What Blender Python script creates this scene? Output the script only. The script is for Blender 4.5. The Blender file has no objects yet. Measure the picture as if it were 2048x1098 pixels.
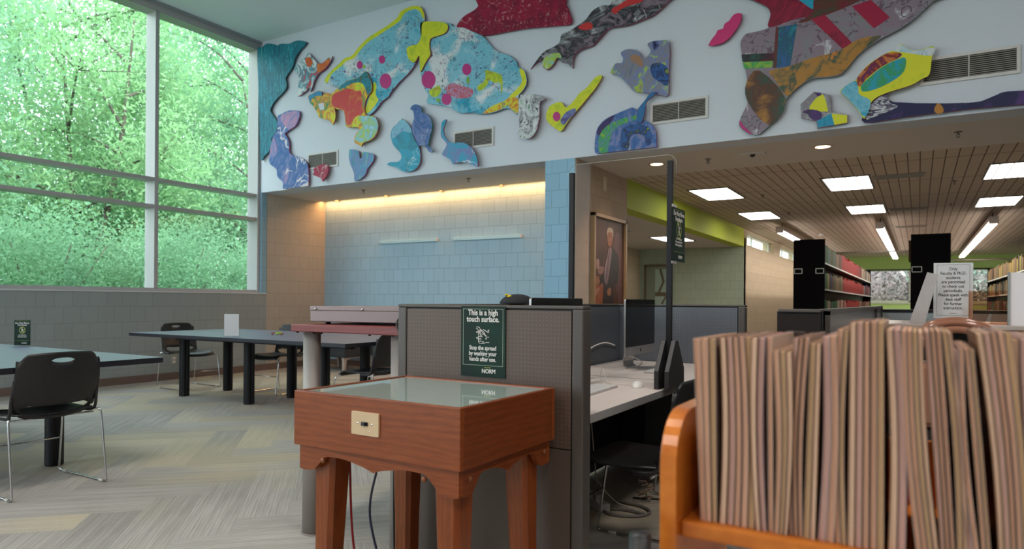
import bpy, bmesh, math, random
import numpy as np
from mathutils import Vector, Matrix
random.seed(7)
rng = np.random.default_rng(7)
C = bpy.context.scene.collection
S = bpy.context.scene
R = math.radians
PI = math.pi

# ------------------------------------------------------------------ camera
F, YAW, ROLL, CX, CY, H = 1365.6, R(30.77), R(.42), 1024., 601.2, 1.13
FW = Vector((-math.sin(YAW), math.cos(YAW), 0)); RT = Vector((math.cos(YAW), math.sin(YAW), 0)); UP = Vector((0, 0, 1))
R2 = RT * math.cos(ROLL) + UP * math.sin(ROLL); U2 = -RT * math.sin(ROLL) + UP * math.cos(ROLL)
cam_d = bpy.data.cameras.new('camera'); cam = bpy.data.objects.new('camera', cam_d); C.objects.link(cam)
cam_d.sensor_fit = 'HORIZONTAL'; cam_d.sensor_width = 36; cam_d.lens = F / 2048 * 36
cam_d.shift_y = (CY - 549) / 2048; cam_d.clip_start = .05; cam_d.clip_end = 300
m = Matrix((R2, U2, -FW)).transposed().to_4x4(); m.translation = (0, 0, H); cam.matrix_world = m
cam_d.dof.use_dof = True; cam_d.dof.focus_distance = 3.4; cam_d.dof.aperture_fstop = 3.4
S.camera = cam
def hit(px, py, ax, val):
    d = FW + R2 * ((px - CX) / F) - U2 * ((py - CY) / F); o = Vector((0, 0, H))
    return o + d * ((val - o[ax]) / d[ax])

# ------------------------------------------------------------------ light and exposure
vs = S.view_settings
S.display_settings.display_device = 'sRGB'; vs.view_transform = 'Standard'; vs.look = 'None'; vs.gamma = 1; vs.use_curve_mapping = False
vs.exposure = 0.0
S.cycles.max_bounces = 9; S.cycles.diffuse_bounces = 6; S.cycles.glossy_bounces = 4; S.cycles.transparent_max_bounces = 16
S.cycles.sample_clamp_indirect = 6; S.cycles.caustics_reflective = False; S.cycles.caustics_refractive = False
w = bpy.data.worlds.new('sky'); S.world = w; w.use_nodes = True
bgn = w.node_tree.nodes['Background']; bgn.inputs[0].default_value = (.80, .91, 1.0, 1); bgn.inputs[1].default_value = 6.0
def light(name, kind, loc, energy, color=(1, 1, 1), rot=None, **kw):
    l = bpy.data.lights.new(name, kind); l.energy = energy; l.color = color
    for k, v in kw.items(): setattr(l, k, v)
    o = bpy.data.objects.new(name, l); C.objects.link(o); o.location = loc
    if rot: o.rotation_euler = rot
    return o
sd = Vector((-.80, .25, -1.0)).normalized()
sun = light('sun', 'SUN', (20, -10, 30), 4.5, (1, .97, .9), angle=R(12)); sun.rotation_euler = sd.to_track_quat('-Z', 'Y').to_euler()

# ------------------------------------------------------------------ materials
MC = {}
def nodes(name):
    m = bpy.data.materials.new(name); m.use_nodes = True; nt = m.node_tree
    return m, nt, nt.nodes['Principled BSDF'], nt.nodes, nt.links
def geo(nt):
    g = nt.nodes.new('ShaderNodeTexCoord'); return g.outputs['Object']
def worldpos(nt): return nt.nodes.new('ShaderNodeNewGeometry').outputs['Position']
def ramp(nt, stops, interp='LINEAR'):
    r = nt.nodes.new('ShaderNodeValToRGB'); r.color_ramp.interpolation = interp; e = r.color_ramp.elements
    while len(e) < len(stops): e.new(.5)
    for k, (p, c) in enumerate(stops): e[k].position = p; e[k].color = (*c, 1)
    return r
def mp(nt, vec, scale=(1, 1, 1), rot=(0, 0, 0), loc=(0, 0, 0)):
    n = nt.nodes.new('ShaderNodeMapping'); n.inputs['Scale'].default_value = scale; n.inputs['Rotation'].default_value = rot; n.inputs['Location'].default_value = loc
    nt.links.new(vec, n.inputs[0]); return n.outputs[0]
def noise(nt, vec, scale=5, detail=3, rough=.5, dist=0):
    n = nt.nodes.new('ShaderNodeTexNoise'); n.inputs['Scale'].default_value = scale; n.inputs['Detail'].default_value = detail
    n.inputs['Roughness'].default_value = rough; n.inputs['Distortion'].default_value = dist; nt.links.new(vec, n.inputs['Vector']); return n.outputs[0]
def mix(nt, a, b, fac, mode='MIX'):
    n = nt.nodes.new('ShaderNodeMixRGB'); n.blend_type = mode
    for s, v in ((0, fac), (1, a), (2, b)):
        if isinstance(v, (int, float)): n.inputs[s].default_value = v
        elif isinstance(v, tuple): n.inputs[s].default_value = (*v, 1)
        else: nt.links.new(v, n.inputs[s])
    return n.outputs[0]
def bump(nt, bs, h, strength=.3, dist=.01):
    b = nt.nodes.new('ShaderNodeBump'); b.inputs['Strength'].default_value = strength; b.inputs['Distance'].default_value = dist
    nt.links.new(h, b.inputs['Height']); nt.links.new(b.outputs[0], bs.inputs['Normal'])
def math_(nt, op, a, b=0.0):
    n = nt.nodes.new('ShaderNodeMath'); n.operation = op
    for s, v in ((0, a), (1, b)):
        if isinstance(v, (int, float)): n.inputs[s].default_value = v
        else: nt.links.new(v, n.inputs[s])
    return n.outputs[0]
def plain(name, col, rough=.5, metal=0, var=.12, scale=30, bmp=0, spec=.5):
    if name in MC: return MC[name]
    m, nt, b, n, l = nodes(name)
    v = noise(nt, geo(nt), scale, 3)
    l.new(mix(nt, tuple(c * (1 - var) for c in col), tuple(min(1, c * (1 + var)) for c in col), v), b.inputs['Base Color'])
    b.inputs['Roughness'].default_value = rough; b.inputs['Metallic'].default_value = metal; b.inputs['Specular IOR Level'].default_value = spec
    if bmp: bump(nt, b, v, bmp, .002)
    MC[name] = m; return m
def emit(name, col, st):
    if name in MC: return MC[name]
    m, nt, b, n, l = nodes(name); b.inputs['Base Color'].default_value = (*col, 1)
    b.inputs['Emission Color'].default_value = (*col, 1); b.inputs['Emission Strength'].default_value = st; MC[name] = m; return m
def block(name, col, mortar=.72, size=.2032):
    m, nt, b, n, l = nodes(name)
    sp = n.new('ShaderNodeSeparateXYZ'); l.new(worldpos(nt), sp.inputs[0])
    cb = n.new('ShaderNodeCombineXYZ'); l.new(math_(nt, 'ADD', sp.outputs[0], sp.outputs[1]), cb.inputs[0]); l.new(sp.outputs[2], cb.inputs[1])
    br = n.new('ShaderNodeTexBrick'); l.new(cb.outputs[0], br.inputs['Vector'])
    br.inputs['Scale'].default_value = 1; br.inputs['Brick Width'].default_value = size; br.inputs['Row Height'].default_value = .2032
    br.inputs['Mortar Size'].default_value = .0035; br.inputs['Mortar Smooth'].default_value = .3; br.offset = .5
    br.inputs['Color1'].default_value = (*[c * .97 for c in col], 1); br.inputs['Color2'].default_value = (*[min(1, c * 1.03) for c in col], 1)
    br.inputs['Mortar'].default_value = (*[c * mortar for c in col], 1)
    l.new(br.outputs[0], b.inputs['Base Color']); b.inputs['Roughness'].default_value = .75
    fine = noise(nt, worldpos(nt), 90, 3)
    h = math_(nt, 'ADD', math_(nt, 'MULTIPLY', br.outputs['Fac'], -1.0), math_(nt, 'MULTIPLY', fine, .35))
    bump(nt, b, h, .6, .006); return m
def wood(name, c1, c2, axis=0, scale=9, rough=.35, stretch=7):
    m, nt, b, n, l = nodes(name)
    sc = [stretch, stretch, stretch]; sc[axis] = .7
    v = mp(nt, geo(nt), tuple(sc))
    w_ = n.new('ShaderNodeTexWave'); w_.wave_type = 'BANDS'; w_.bands_direction = 'Z' if axis != 2 else 'X'; w_.inputs['Scale'].default_value = scale * .35
    w_.inputs['Distortion'].default_value = 9; w_.inputs['Detail'].default_value = 3; w_.inputs['Detail Scale'].default_value = 1.2; l.new(v, w_.inputs['Vector'])
    nz = noise(nt, v, scale * 3, 4, .6)
    f = mix(nt, w_.outputs['Color'], nz, .8)
    r = ramp(nt, [(.25, c1), (.8, c2)]); l.new(f, r.inputs[0]); l.new(r.outputs[0], b.inputs['Base Color'])
    b.inputs['Roughness'].default_value = rough; bump(nt, b, nz, .12, .001); return m
def glass(name, tint=(1, 1, 1), refl=.06, rough=0.0):
    m = bpy.data.materials.new(name); m.use_nodes = True; nt = m.node_tree; n = nt.nodes; n.clear()
    o = n.new('ShaderNodeOutputMaterial'); t = n.new('ShaderNodeBsdfTransparent'); t.inputs[0].default_value = (*tint, 1)
    g = n.new('ShaderNodeBsdfGlossy'); g.inputs['Roughness'].default_value = rough
    mx = n.new('ShaderNodeMixShader'); fr = n.new('ShaderNodeLayerWeight'); fr.inputs[0].default_value = .25
    r = n.new('ShaderNodeMapRange'); nt.links.new(fr.outputs['Fresnel'], r.inputs[0]); r.inputs[3].default_value = refl * .5; r.inputs[4].default_value = refl * 5
    nt.links.new(r.outputs[0], mx.inputs[0]); nt.links.new(t.outputs[0], mx.inputs[1]); nt.links.new(g.outputs[0], mx.inputs[2]); nt.links.new(mx.outputs[0], o.inputs[0]); return m
def paint(name, cols, scale=6, dist=1.5, stretch=(1, 1, 1), rot=0, fleck=None, fs=25, fth=.62, interp='LINEAR', rough=.45, seed=0., lines=None):
    if name in MC: return MC[name]
    m, nt, b, n, l = nodes(name)
    v = mp(nt, geo(nt), stretch, (0, rot, 0), (seed, seed * 1.7, seed * .6))
    f = noise(nt, v, scale, 4, .6, dist)
    k = len(cols); r = ramp(nt, [(.3 + .42 * i / max(1, k - 1), c) for i, c in enumerate(cols)], interp); l.new(f, r.inputs[0]); out = r.outputs[0]
    if fleck:
        f2 = noise(nt, mp(nt, v, (1, 1, 1), (0, 0, 0), (3, 1, 2)), fs, 5, .7, 2.2)
        r2 = ramp(nt, [(fth, (0, 0, 0)), (fth + .04, (1, 1, 1))]); l.new(f2, r2.inputs[0]); out = mix(nt, out, fleck, r2.outputs[0])
    for k_, (lc, ls, lw, gate) in enumerate(lines or ()):
        f3 = noise(nt, mp(nt, geo(nt), (1, 1, 1), (0, 0, 0), (5 + k_, 2, 9)), ls, 2, .5, 1.2)
        band = math_(nt, 'LESS_THAN', math_(nt, 'ABSOLUTE', math_(nt, 'SUBTRACT', f3, .5)), lw)
        g2 = math_(nt, 'GREATER_THAN', noise(nt, mp(nt, geo(nt), (1, 1, 1), (0, 0, 0), (1, 7 + k_, 4)), ls * .45, 2), gate)
        out = mix(nt, out, lc, math_(nt, 'MULTIPLY', band, g2))
    l.new(out, b.inputs['Base Color']); b.inputs['Roughness'].default_value = rough; b.inputs['Specular IOR Level'].default_value = .3; MC[name] = m; return m

WALLP = plain('white_wall_paint', (.57, .61, .67), .8, var=.02)
CEILP = plain('ceiling_paint', (.74, .82, .90), .85, var=.02)
SOFF = plain('soffit_paint', (.60, .55, .50), .85, var=.02)
BLK_GREY = block('painted_block_grey', (.30, .335, .34), .8)
BLK_DAYLIT = block('block_daylight_blue', (.24, .42, .55))  # blue of the daylight put into the column and jamb block colour
BLK_PALE_DAYLIT = block('block_daylight_pale', (.34, .48, .57))  # recess wall block, its colour tinted with the same bluish daylight
BLK_CREAM = block('painted_block_cream', (.58, .47, .32))
BLK_GREEN = block('painted_block_sage', (.45, .54, .42))
LIME = plain('lime_paint', (.42, .50, .02), .7, var=.03)
LIME2 = plain('leaf_green_paint', (.60, .90, .32), .7, var=.03)
BLACKP = plain('black_plastic', (.012, .012, .014), .42, var=.15, bmp=.1)
BLACKM = plain('black_metal', (.008, .008, .010), .5, var=.1, spec=.3)
CHROME = plain('chrome', (.62, .62, .63), .18, 1, var=.03)
GREYM = plain('grey_metal', (.33, .33, .33), .35, .3, var=.04)
ALU = plain('window_aluminium', (.42, .41, .41), .4, .1, var=.04)
WHITEP = plain('white_plastic', (.75, .75, .75), .35, var=.02)
PAPER = plain('white_paper', (.72, .68, .70), .6, var=.03)
TABLET = plain('dark_blue_laminate', (.125, .145, .215), .42, var=.08, spec=.6)
DESKT = plain('pale_desk_laminate', (.72, .63, .60), .4, var=.03)
PANELF = plain('taupe_panel', (.095, .066, .052), .55, var=.1, scale=80, bmp=.05)
PANELB = plain('slate_panel_fabric', (.10, .105, .12), .8, var=.15, scale=150)
PANELFR = plain('panel_frame_grey', (.082, .070, .063), .45, .2, var=.05)
RUB = plain('rubber', (.02, .02, .02), .7)
IVORY = plain('ivory_plastic', (.62, .45, .27), .4, var=.04)

# ------------------------------------------------------------------ mesh helpers
class MB:
    def __init__(s): s.bm = bmesh.new()
    def _set(s, fs, mi):
        for f in fs: f.material_index = mi
    def box(s, x0, x1, y0, y1, z0, z1, mi=0):
        v = [s.bm.verts.new(p) for p in ((x0, y0, z0), (x1, y0, z0), (x1, y1, z0), (x0, y1, z0), (x0, y0, z1), (x1, y0, z1), (x1, y1, z1), (x0, y1, z1))]
        s._set([s.bm.faces.new([v[i] for i in q]) for q in ((3, 2, 1, 0), (4, 5, 6, 7), (0, 1, 5, 4), (1, 2, 6, 5), (2, 3, 7, 6), (3, 0, 4, 7))], mi); return s
    def ring(s, pts, mi=0, close=True, cap=True, smooth=True):
        rows = [[s.bm.verts.new(p) for p in r] for r in pts]; k = len(rows[0]); fs = []
        for a, b in zip(rows, rows[1:]):
            for i in range(k): fs.append(s.bm.faces.new((a[i], a[(i + 1) % k], b[(i + 1) % k], b[i])))
        for f in fs: f.smooth = smooth
        if cap: fs += [s.bm.faces.new(rows[0][::-1]), s.bm.faces.new(rows[-1])]
        s._set(fs, mi); return s
    def tube(s, pts, r, n=10, mi=0, rr=None):
        P = [Vector(p) for p in pts]; rings = []; prev = None
        for i, p in enumerate(P):
            t = (P[min(i + 1, len(P) - 1)] - P[max(i - 1, 0)]).normalized()
            if prev is None: a = t.orthogonal().normalized()
            else:
                a = prev - t * prev.dot(t)
                a = a.normalized() if a.length > 1e-6 else t.orthogonal().normalized()
            prev = a; b = t.cross(a); q = rr[i] if rr else r
            rings.append([p + (a * math.cos(2 * PI * k / n) + b * math.sin(2 * PI * k / n)) * q for k in range(n)])
        return s.ring(rings, mi)
    def cyl(s, p0, p1, r0, r1=None, n=20, mi=0): return s.tube([p0, p1], r0, n, mi, [r0, r0 if r1 is None else r1])
    def lathe(s, prof, c=(0, 0, 0), n=24, mi=0, sx=1, sy=1):
        return s.ring([[(c[0] + r * sx * math.cos(2 * PI * k / n), c[1] + r * sy * math.sin(2 * PI * k / n), c[2] + z) for k in range(n)] for r, z in prof], mi)
    def poly(s, pts, ax, t0, t1, mi=0, mside=None):
        """outline pts (2D) on the plane normal to axis ax, extruded from t0 to t1"""
        def P(p, t): return {0: (t, p[0], p[1]), 1: (p[0], t, p[1]), 2: (p[0], p[1], t)}[ax]
        a = [s.bm.verts.new(P(p, t0)) for p in pts]; b = [s.bm.verts.new(P(p, t1)) for p in pts]; k = len(pts)
        sd_ = [s.bm.faces.new((a[i], a[(i + 1) % k], b[(i + 1) % k], b[i])) for i in range(k)]
        s._set(sd_, mi if mside is None else mside)
        cp = [s.bm.faces.new(a[::-1]), s.bm.faces.new(b)]; s._set(cp, mi)
        for f in cp: f.normal_update()
        bmesh.ops.triangulate(s.bm, faces=cp); return s
    def sphere(s, c, r, sc=(1, 1, 1), mi=0, u=16, v=10):
        g = bmesh.ops.create_uvsphere(s.bm, u_segments=u, v_segments=v, radius=r)
        for q in g['verts']: q.co = Vector((q.co.x * sc[0] + c[0], q.co.y * sc[1] + c[1], q.co.z * sc[2] + c[2]))
        fs = {f for q in g['verts'] for f in q.link_faces}
        for f in fs: f.material_index = mi; f.smooth = True
        return s
    def build(s, name, mats, parent=None, bevel=0, solid=0, seg=2):
        bmesh.ops.recalc_face_normals(s.bm, faces=s.bm.faces)
        me = bpy.data.meshes.new(name); s.bm.to_mesh(me); s.bm.free()
        for m_ in (mats if isinstance(mats, (list, tuple)) else [mats]): me.materials.append(m_)
        o = bpy.data.objects.new(name, me); C.objects.link(o)
        if parent: o.parent = parent
        if solid:
            q = o.modifiers.new('solid', 'SOLIDIFY'); q.thickness = solid; q.offset = 0
        if bevel:
            q = o.modifiers.new('bevel', 'BEVEL'); q.width = bevel; q.segments = seg; q.limit_method = 'ANGLE'; q.angle_limit = R(40)
        return o
def struct(o): o['kind'] = 'structure'; return o
def tag(o, label, cat, group=None, kind=None):
    o['label'] = label; o['category'] = cat
    if group: o['group'] = group
    if kind: o['kind'] = kind
    return o
def thing(name, label, cat, loc=(0, 0, 0), rz=0, group=None):
    o = bpy.data.objects.new(name, None); C.objects.link(o); o.location = loc; o.rotation_euler = (0, 0, rz); o.empty_display_size = .1
    return tag(o, label, cat, group)
def copy_tree(o, parent=None):
    c = o.copy(); C.objects.link(c)
    if parent: c.parent = parent
    for ch in [k for k in bpy.data.objects if k.parent == o]: copy_tree(ch, c)
    return c
def dup(root, loc, rz, label, group=None):
    c = root.copy(); C.objects.link(c); c.location = loc; c.rotation_euler = (0, 0, rz); c['label'] = label
    if group: c['group'] = group
    for ch in root.children:
        d = ch.copy(); C.objects.link(d); d.parent = c
        for g in ch.children:
            e = g.copy(); C.objects.link(e); e.parent = d
    return c
def text(body, size, mat, parent, loc, rot, name='lettering', align='CENTER', bold=.0, sx=1, ext=.0005, line=1.0, label=None):
    c = bpy.data.curves.new(name, 'FONT'); c.body = body; c.size = size; c.align_x = align; c.align_y = 'CENTER'; c.offset = bold * size; c.extrude = ext; c.space_line = line
    c.resolution_u = 3; c.materials.append(mat); tmp = bpy.data.objects.new(name, c); me = bpy.data.meshes.new_from_object(tmp); bpy.data.objects.remove(tmp); me.name = name
    if not me.materials: me.materials.append(mat)
    o = bpy.data.objects.new(name, me); C.objects.link(o); o.parent = parent; o.location = loc; o.rotation_euler = rot; o.scale = (sx, 1, 1)
    return o
def arc(cx, cy, r, a0, a1, n=8): return [(cx + r * math.cos(a0 + (a1 - a0) * i / n), cy + r * math.sin(a0 + (a1 - a0) * i / n)) for i in range(n + 1)]
def rrect(x0, x1, y0, y1, r, n=5):
    return arc(x1 - r, y0 + r, r, -PI / 2, 0, n) + arc(x1 - r, y1 - r, r, 0, PI / 2, n) + arc(x0 + r, y1 - r, r, PI / 2, PI, n) + arc(x0 + r, y0 + r, r, PI, 1.5 * PI, n)
def spline(pts, n=8):
    P = [Vector(p) for p in pts]; out = []
    for i in range(len(P) - 1):
        a = P[max(i - 1, 0)]; b = P[i]; c = P[i + 1]; d = P[min(i + 2, len(P) - 1)]
        for k in range(n):
            t = k / n; out.append(.5 * ((2 * b) + (c - a) * t + (2 * a - 5 * b + 4 * c - d) * t * t + (3 * b - a - 3 * c + d) * t ** 3))
    out.append(P[-1]); return out
def smooth2(pts, n=3):
    """closed Catmull-Rom in 2D"""
    k = len(pts); out = []
    for i in range(k):
        a, b, c, d = (pts[(i + j - 1) % k] for j in range(4))
        for q in range(n):
            t = q / n; out.append(tuple(.5 * (2 * b[j] + (c[j] - a[j]) * t + (2 * a[j] - 5 * b[j] + 4 * c[j] - d[j]) * t * t + (3 * b[j] - a[j] - 3 * c[j] + d[j]) * t ** 3) for j in (0, 1)))
    return out

XW, YM, YR, XP, YG, YF, XE, YB = -8.9, 7.21, 8.56, -3.44, 16.14, 28.2, 6.0, -6.0
ZS, ZC, ZL = 2.80, 5.17, 2.41
# ------------------------------------------------------------------ floor: herringbone of carpet planks, one mesh
def build_floor():
    W, L = .25, 1.0; verts = []; faces = []; cols = []; uvs = []
    ca, sa = math.cos(R(45)), math.sin(R(45))
    def clip(poly):
        for ax, lim, sgn in ((0, XW - .05, 1), (0, XE, -1), (1, YB, 1), (1, YF, -1)):
            out = []
            for i in range(len(poly)):
                a, b = poly[i], poly[(i + 1) % len(poly)]; da, db = (a[ax] - lim) * sgn, (b[ax] - lim) * sgn
                if da >= 0: out.append(a)
                if da * db < 0:
                    t = da / (da - db); out.append(tuple(a[j] + (b[j] - a[j]) * t for j in range(4)))
            poly = out
            if len(poly) < 3: return None
        return poly
    def add(cx, cy, ang):
        r = (random.random(), random.random())
        p = []
        for u, v in ((0, 0), (L, 0), (L, W), (0, W)):
            X, Y = (cx + u, cy + v) if ang == 0 else (cx + v, cy + u)
            p.append((X * ca - Y * sa, X * sa + Y * ca, u, v))
        p = clip(p)
        if not p: return
        if ang: p = p[::-1]
        b = len(verts); verts.extend([(q[0], q[1], 0) for q in p]); faces.append(list(range(b, b + len(p))))
        for q in p: uvs.append((q[2] + r[0] * 37, q[3] + r[1] * 51)); cols.append((r[0], r[1], float(ang), 1))
    # herringbone: in a frame, horizontal plank at (i*W + k*..., ...)
    for j in range(-140, 170):
        for k in range(-40, 40):
            ox = j * W + k * 2 * L * 0.5 * 2; oy = j * W
            if abs(ox) + abs(oy) > 75: continue
            add(ox, oy, 0); add(ox + L, oy + W - L, 1)
    me = bpy.data.meshes.new('floor'); me.from_pydata(verts, [], faces)
    uv = me.uv_layers.new(name='UVMap'); ca_ = me.color_attributes.new('plank', 'FLOAT_COLOR', 'CORNER')
    uv.data.foreach_set('uv', np.array(uvs, np.float32).ravel()); ca_.data.foreach_set('color', np.array(cols, np.float32).ravel())
    m, nt, b, n, l = nodes('carpet')
    u = n.new('ShaderNodeUVMap').outputs[0]; at = n.new('ShaderNodeVertexColor'); at.layer_name = 'plank'
    s1 = noise(nt, mp(nt, u, (.5, 11, 1)), 2.0, 4, .6); s2 = noise(nt, mp(nt, u, (2, 70, 1)), 2.0, 2, .6)
    r = ramp(nt, [(.25, (.19, .17, .155)), (.5, (.36, .335, .31)), (.75, (.62, .59, .55))]); l.new(mix(nt, s1, s2, .4), r.inputs[0])
    sp = n.new('ShaderNodeSeparateColor'); l.new(at.outputs[0], sp.inputs[0])
    big = noise(nt, worldpos(nt), .55, 2)
    yr = ramp(nt, [(.50, (0, 0, 0)), (.62, (1, 1, 1))]); l.new(math_(nt, 'ADD', math_(nt, 'MULTIPLY', sp.outputs[0], .25), math_(nt, 'MULTIPLY', big, .8)), yr.inputs[0])
    c1 = mix(nt, r.outputs[0], (.60, .50, .30), math_(nt, 'MULTIPLY', yr.outputs[0], .45))
    l.new(mix(nt, c1, (1.25, 1.25, 1.25), .0), b.inputs['Base Color'])
    tone = mix(nt, c1, c1, 0); hs = n.new('ShaderNodeHueSaturation'); l.new(tone, hs.inputs['Color'])
    l.new(math_(nt, 'ADD', math_(nt, 'MULTIPLY', sp.outputs[1], .22), .86), hs.inputs['Value']); l.new(hs.outputs[0], b.inputs['Base Color'])
    b.inputs['Roughness'].default_value = .75; b.inputs['Specular IOR Level'].default_value = .35
    bump(nt, b, noise(nt, worldpos(nt), 260, 2), .5, .004)
    me.materials.append(m); o = bpy.data.objects.new('floor', me); C.objects.link(o); struct(o)
build_floor()

# ------------------------------------------------------------------ shell
MUL = [-2.2, -.26, 1.68, 3.61, 5.55]            # mullions of the big window (interior faces)
WZ0, WZ1 = 1.219, 5.10
wl = MB(); XO = XW - .32
wl.box(XO, XW, YB, 7.32, -.02, WZ0)                       # below the sill
wl.box(XO, XW, YB, -4.2, WZ0, ZC)
wl.box(XO, XW, YM, YR + .2, ZS + .06, ZC)
wl.box(XO, XW, -4.2, YM, WZ1 + .04, ZC)
struct(wl.build('wall_left', BLK_GREY))
wl = MB(); wl.box(XO, XW, 7.32, YR + .2, -.02, ZS + .06); struct(wl.build('wall_recess_side', block('block_warm_lit', (.43, .395, .345), .8)))  # same block as the window wall, with warm cove light put into its colour
wb = MB(); wb.box(XW, XP - .4, YR, YR + .25, -.02, ZS + .3); struct(wb.build('wall_recess', BLK_PALE_DAYLIT))
wm = MB(); wm.box(XW, XE, YM, YM + .3, ZS, ZC + .1); struct(wm.build('wall_mural', WALLP))
pc = MB(); pc.box(-3.842, XP - .012, YM - .003, YM + .5, -.01, ZS); struct(pc.build('wall_column', BLK_DAYLIT))
pw = MB(); pw.box(-3.842, XP, YM + .01, 8.84, -.01, ZS + .02); struct(pw.build('wall_portrait', block('painted_block_tan', (.44, .33, .235))))
lb = MB(); lb.box(XP - .25, XP, 8.84, YG + .02, ZL, ZS + .1); struct(lb.build('wall_header', LIME))
# alcove under the lime band
al = MB(); al.box(-5.93 - .2, -5.93, 8.84, YG + .2, -.01, ZL + .2); struct(al.build('wall_alcove_side', BLK_CREAM))
al = MB(); al.box(-5.93, XP, YG, YG + .2, -.01, ZL + .2); struct(al.build('wall_alcove', BLK_GREEN))
al = MB(); al.box(-6.1, -3.842, YR + .25, 8.86, -.01, ZL + .2); struct(al.build('wall_alcove_near', WALLP))
ac = MB(); ac.box(-6.1, XP - .25, 8.7, YG + .1, ZL, ZL + .06); struct(ac.build('ceiling_alcove', SOFF))
# cream wall beyond with high windows
cw = MB(); X0, X1 = XP - .3, XP
WH = [(16.5, 19.85), (20.9, 24.2)]; hz0, hz1 = 2.47, 2.76
YG2 = YG + .003; cw.box(X0, X1, YG2, YF + .2, -.01, hz0); cw.box(X0, X1, YG2, YF + .2, hz1, ZS + .1)
ys = [YG + .003] + [v for p_ in WH for v in p_] + [YF + .2]
for a, b in zip(ys[::2], ys[1::2]): cw.box(X0, X1, a, b, hz0, hz1)
struct(cw.build('wall_far_left', BLK_CREAM))
# far wall
fw_ = MB(); fx0, fx1, fz0, fz1 = -2.9, 2.35, 1.17, 2.33
fw_.box(XP - .3, XE, YF, YF + .25, -.01, fz0); fw_.box(XP - .3, XE, YF, YF + .25, fz1, ZS + .1); fw_.box(XP - .3, fx0, YF, YF + .25, fz0, fz1); fw_.box(fx1, XE, YF, YF + .25, fz0, fz1)
struct(fw_.build('wall_far', LIME2))
# unseen fill lamps added under the high ceiling, above and behind the camera
for lx_, ly_ in ((-2.2, 1.5), (1.5, 1.5), (-2.2, -2.5), (1.5, -2.5)): light('high_ceiling_fill', 'AREA', (lx_, ly_, ZC - .03), 85, (1, .91, .82), shape='RECTANGLE', size=.6, size_y=1.2)
rw = MB(); rw.box(XE, XE + .2, YB, YF + .2, -.01, ZC + .1); struct(rw.build('wall_right', WALLP))
rw = MB(); rw.box(-5.6, XE, YB - .2, YB, -.01, ZC + .1); struct(rw.build('wall_back_light_block', WALLP))  # unseen wall added to cut daylight and its reflection from behind the camera
# ceilings
hc = MB(); hc.box(XO, XE + .2, YB - .3, YM + .3, ZC, ZC + .15); struct(hc.build('ceiling_high', CEILP))
rc = MB(); rc.box(XW, -3.842, YM + .3, 8.38, ZS, ZS + .05); rc.box(XW, -3.842, 8.36, 8.38, ZS, ZS + .14); rc.box(XW, -3.842, 8.30, YR + .1, ZS + .14, ZS + .18)
struct(rc.build('ceiling_recess', SOFF))
sc_ = MB(); sc_.box(XP - .02, XE, YM + .3, 8.72, ZS, ZS + .05); struct(sc_.build('ceiling_soffit', SOFF))
def tile_mat():
    m, nt, b, n, l = nodes('slatted_ceiling')
    sp = n.new('ShaderNodeSeparateXYZ'); l.new(worldpos(nt), sp.inputs[0])
    def lines(v, per, wd):
        fr = math_(nt, 'FRACT', math_(nt, 'DIVIDE', math_(nt, 'ADD', v, 50.0), per)); return math_(nt, 'LESS_THAN', fr, wd / per)
    gx = lines(sp.outputs[0], .125, .012); gy = lines(sp.outputs[1], .09, .012); gb = lines(sp.outputs[1], 1.52, .02)
    base = mix(nt, (.50, .40, .31), (.56, .46, .36), noise(nt, worldpos(nt), 3, 2))
    c = mix(nt, base, (.36, .27, .20), math_(nt, 'MULTIPLY', gy, .55)); c = mix(nt, c, (.10, .06, .04), math_(nt, 'MAXIMUM', gx, gb))
    l.new(c, b.inputs['Base Color']); b.inputs['Roughness'].default_value = .8
    bump(nt, b, math_(nt, 'MULTIPLY', math_(nt, 'ADD', gx, math_(nt, 'MULTIPLY', gy, .4)), -1.0), .5, .006); return m
tc = MB(); tc.box(XP - .02, XE, 8.72, YF, ZS + .012, ZS + .08); struct(tc.build('ceiling_far', tile_mat()))
# baseboards
BB = plain('vinyl_baseboard', (.16, .11, .09), .5)
b_ = MB(); b_.box(XW, XW + .012, YB, YR, 0, .10); struct(b_.build('baseboard_left', BB))
b_ = MB(); b_.box(XW, -3.84, YR - .012, YR, 0, .10); struct(b_.build('baseboard_recess', BB))
b_ = MB(); b_.box(XP, XP + .012, YM, 8.84, 0, .10); struct(b_.build('baseboard_portrait', BB))

# big window: frame members with depth, glass near the outside
GL = glass('window_glass', (.97, 1, .98), .03)
win = bpy.data.objects.new('window_1', None); C.objects.link(win); win['kind'] = 'structure'
xi, xo, fwid = XW - .05, XW - .27, .055
fr = MB(); YL0, YR0 = -4.2, 7.215
fr.box(xo, xi, YL0, YR0 + .1, WZ0, WZ0 + .05); fr.box(xo, xi, YL0, YR0, WZ1 - .06, WZ1 + .06)
fr.box(xo, xi + .02, YR0 - .05, YR0, WZ0, WZ1); fr.box(xo, xi, YL0, YL0 + fwid, WZ0, WZ1)
for y in MUL: fr.box(xo, xi, y - fwid, y, WZ0 + .04, WZ1 - .05)
for z in (2.775, 2.405):
    yy = [YL0] + MUL + [YR0]
    for a, b in zip(yy, yy[1:]): fr.box(xo, xi - .004, a, b - .02, z - .045, z)
fr.build('window_frame', ALU, win)
g = MB(); g.box(xo + .03, xo + .036, YL0, YR0 - .02, WZ0 + .03, WZ1 - .03); g.build('window_pane', GL, win)
s_ = MB(); s_.box(XW - .32, XW + .008, -4.2, 7.32, WZ0 - .012, WZ0 + .004); s_.build('window_sill', plain('sill', (.62, .64, .66), .6, var=.03), win)
bj = MB(); bj.box(xo, XW - .0, 7.217, 7.325, WZ0, ZS + .06); struct(bj.build('trim_1', BLK_DAYLIT))
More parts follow.
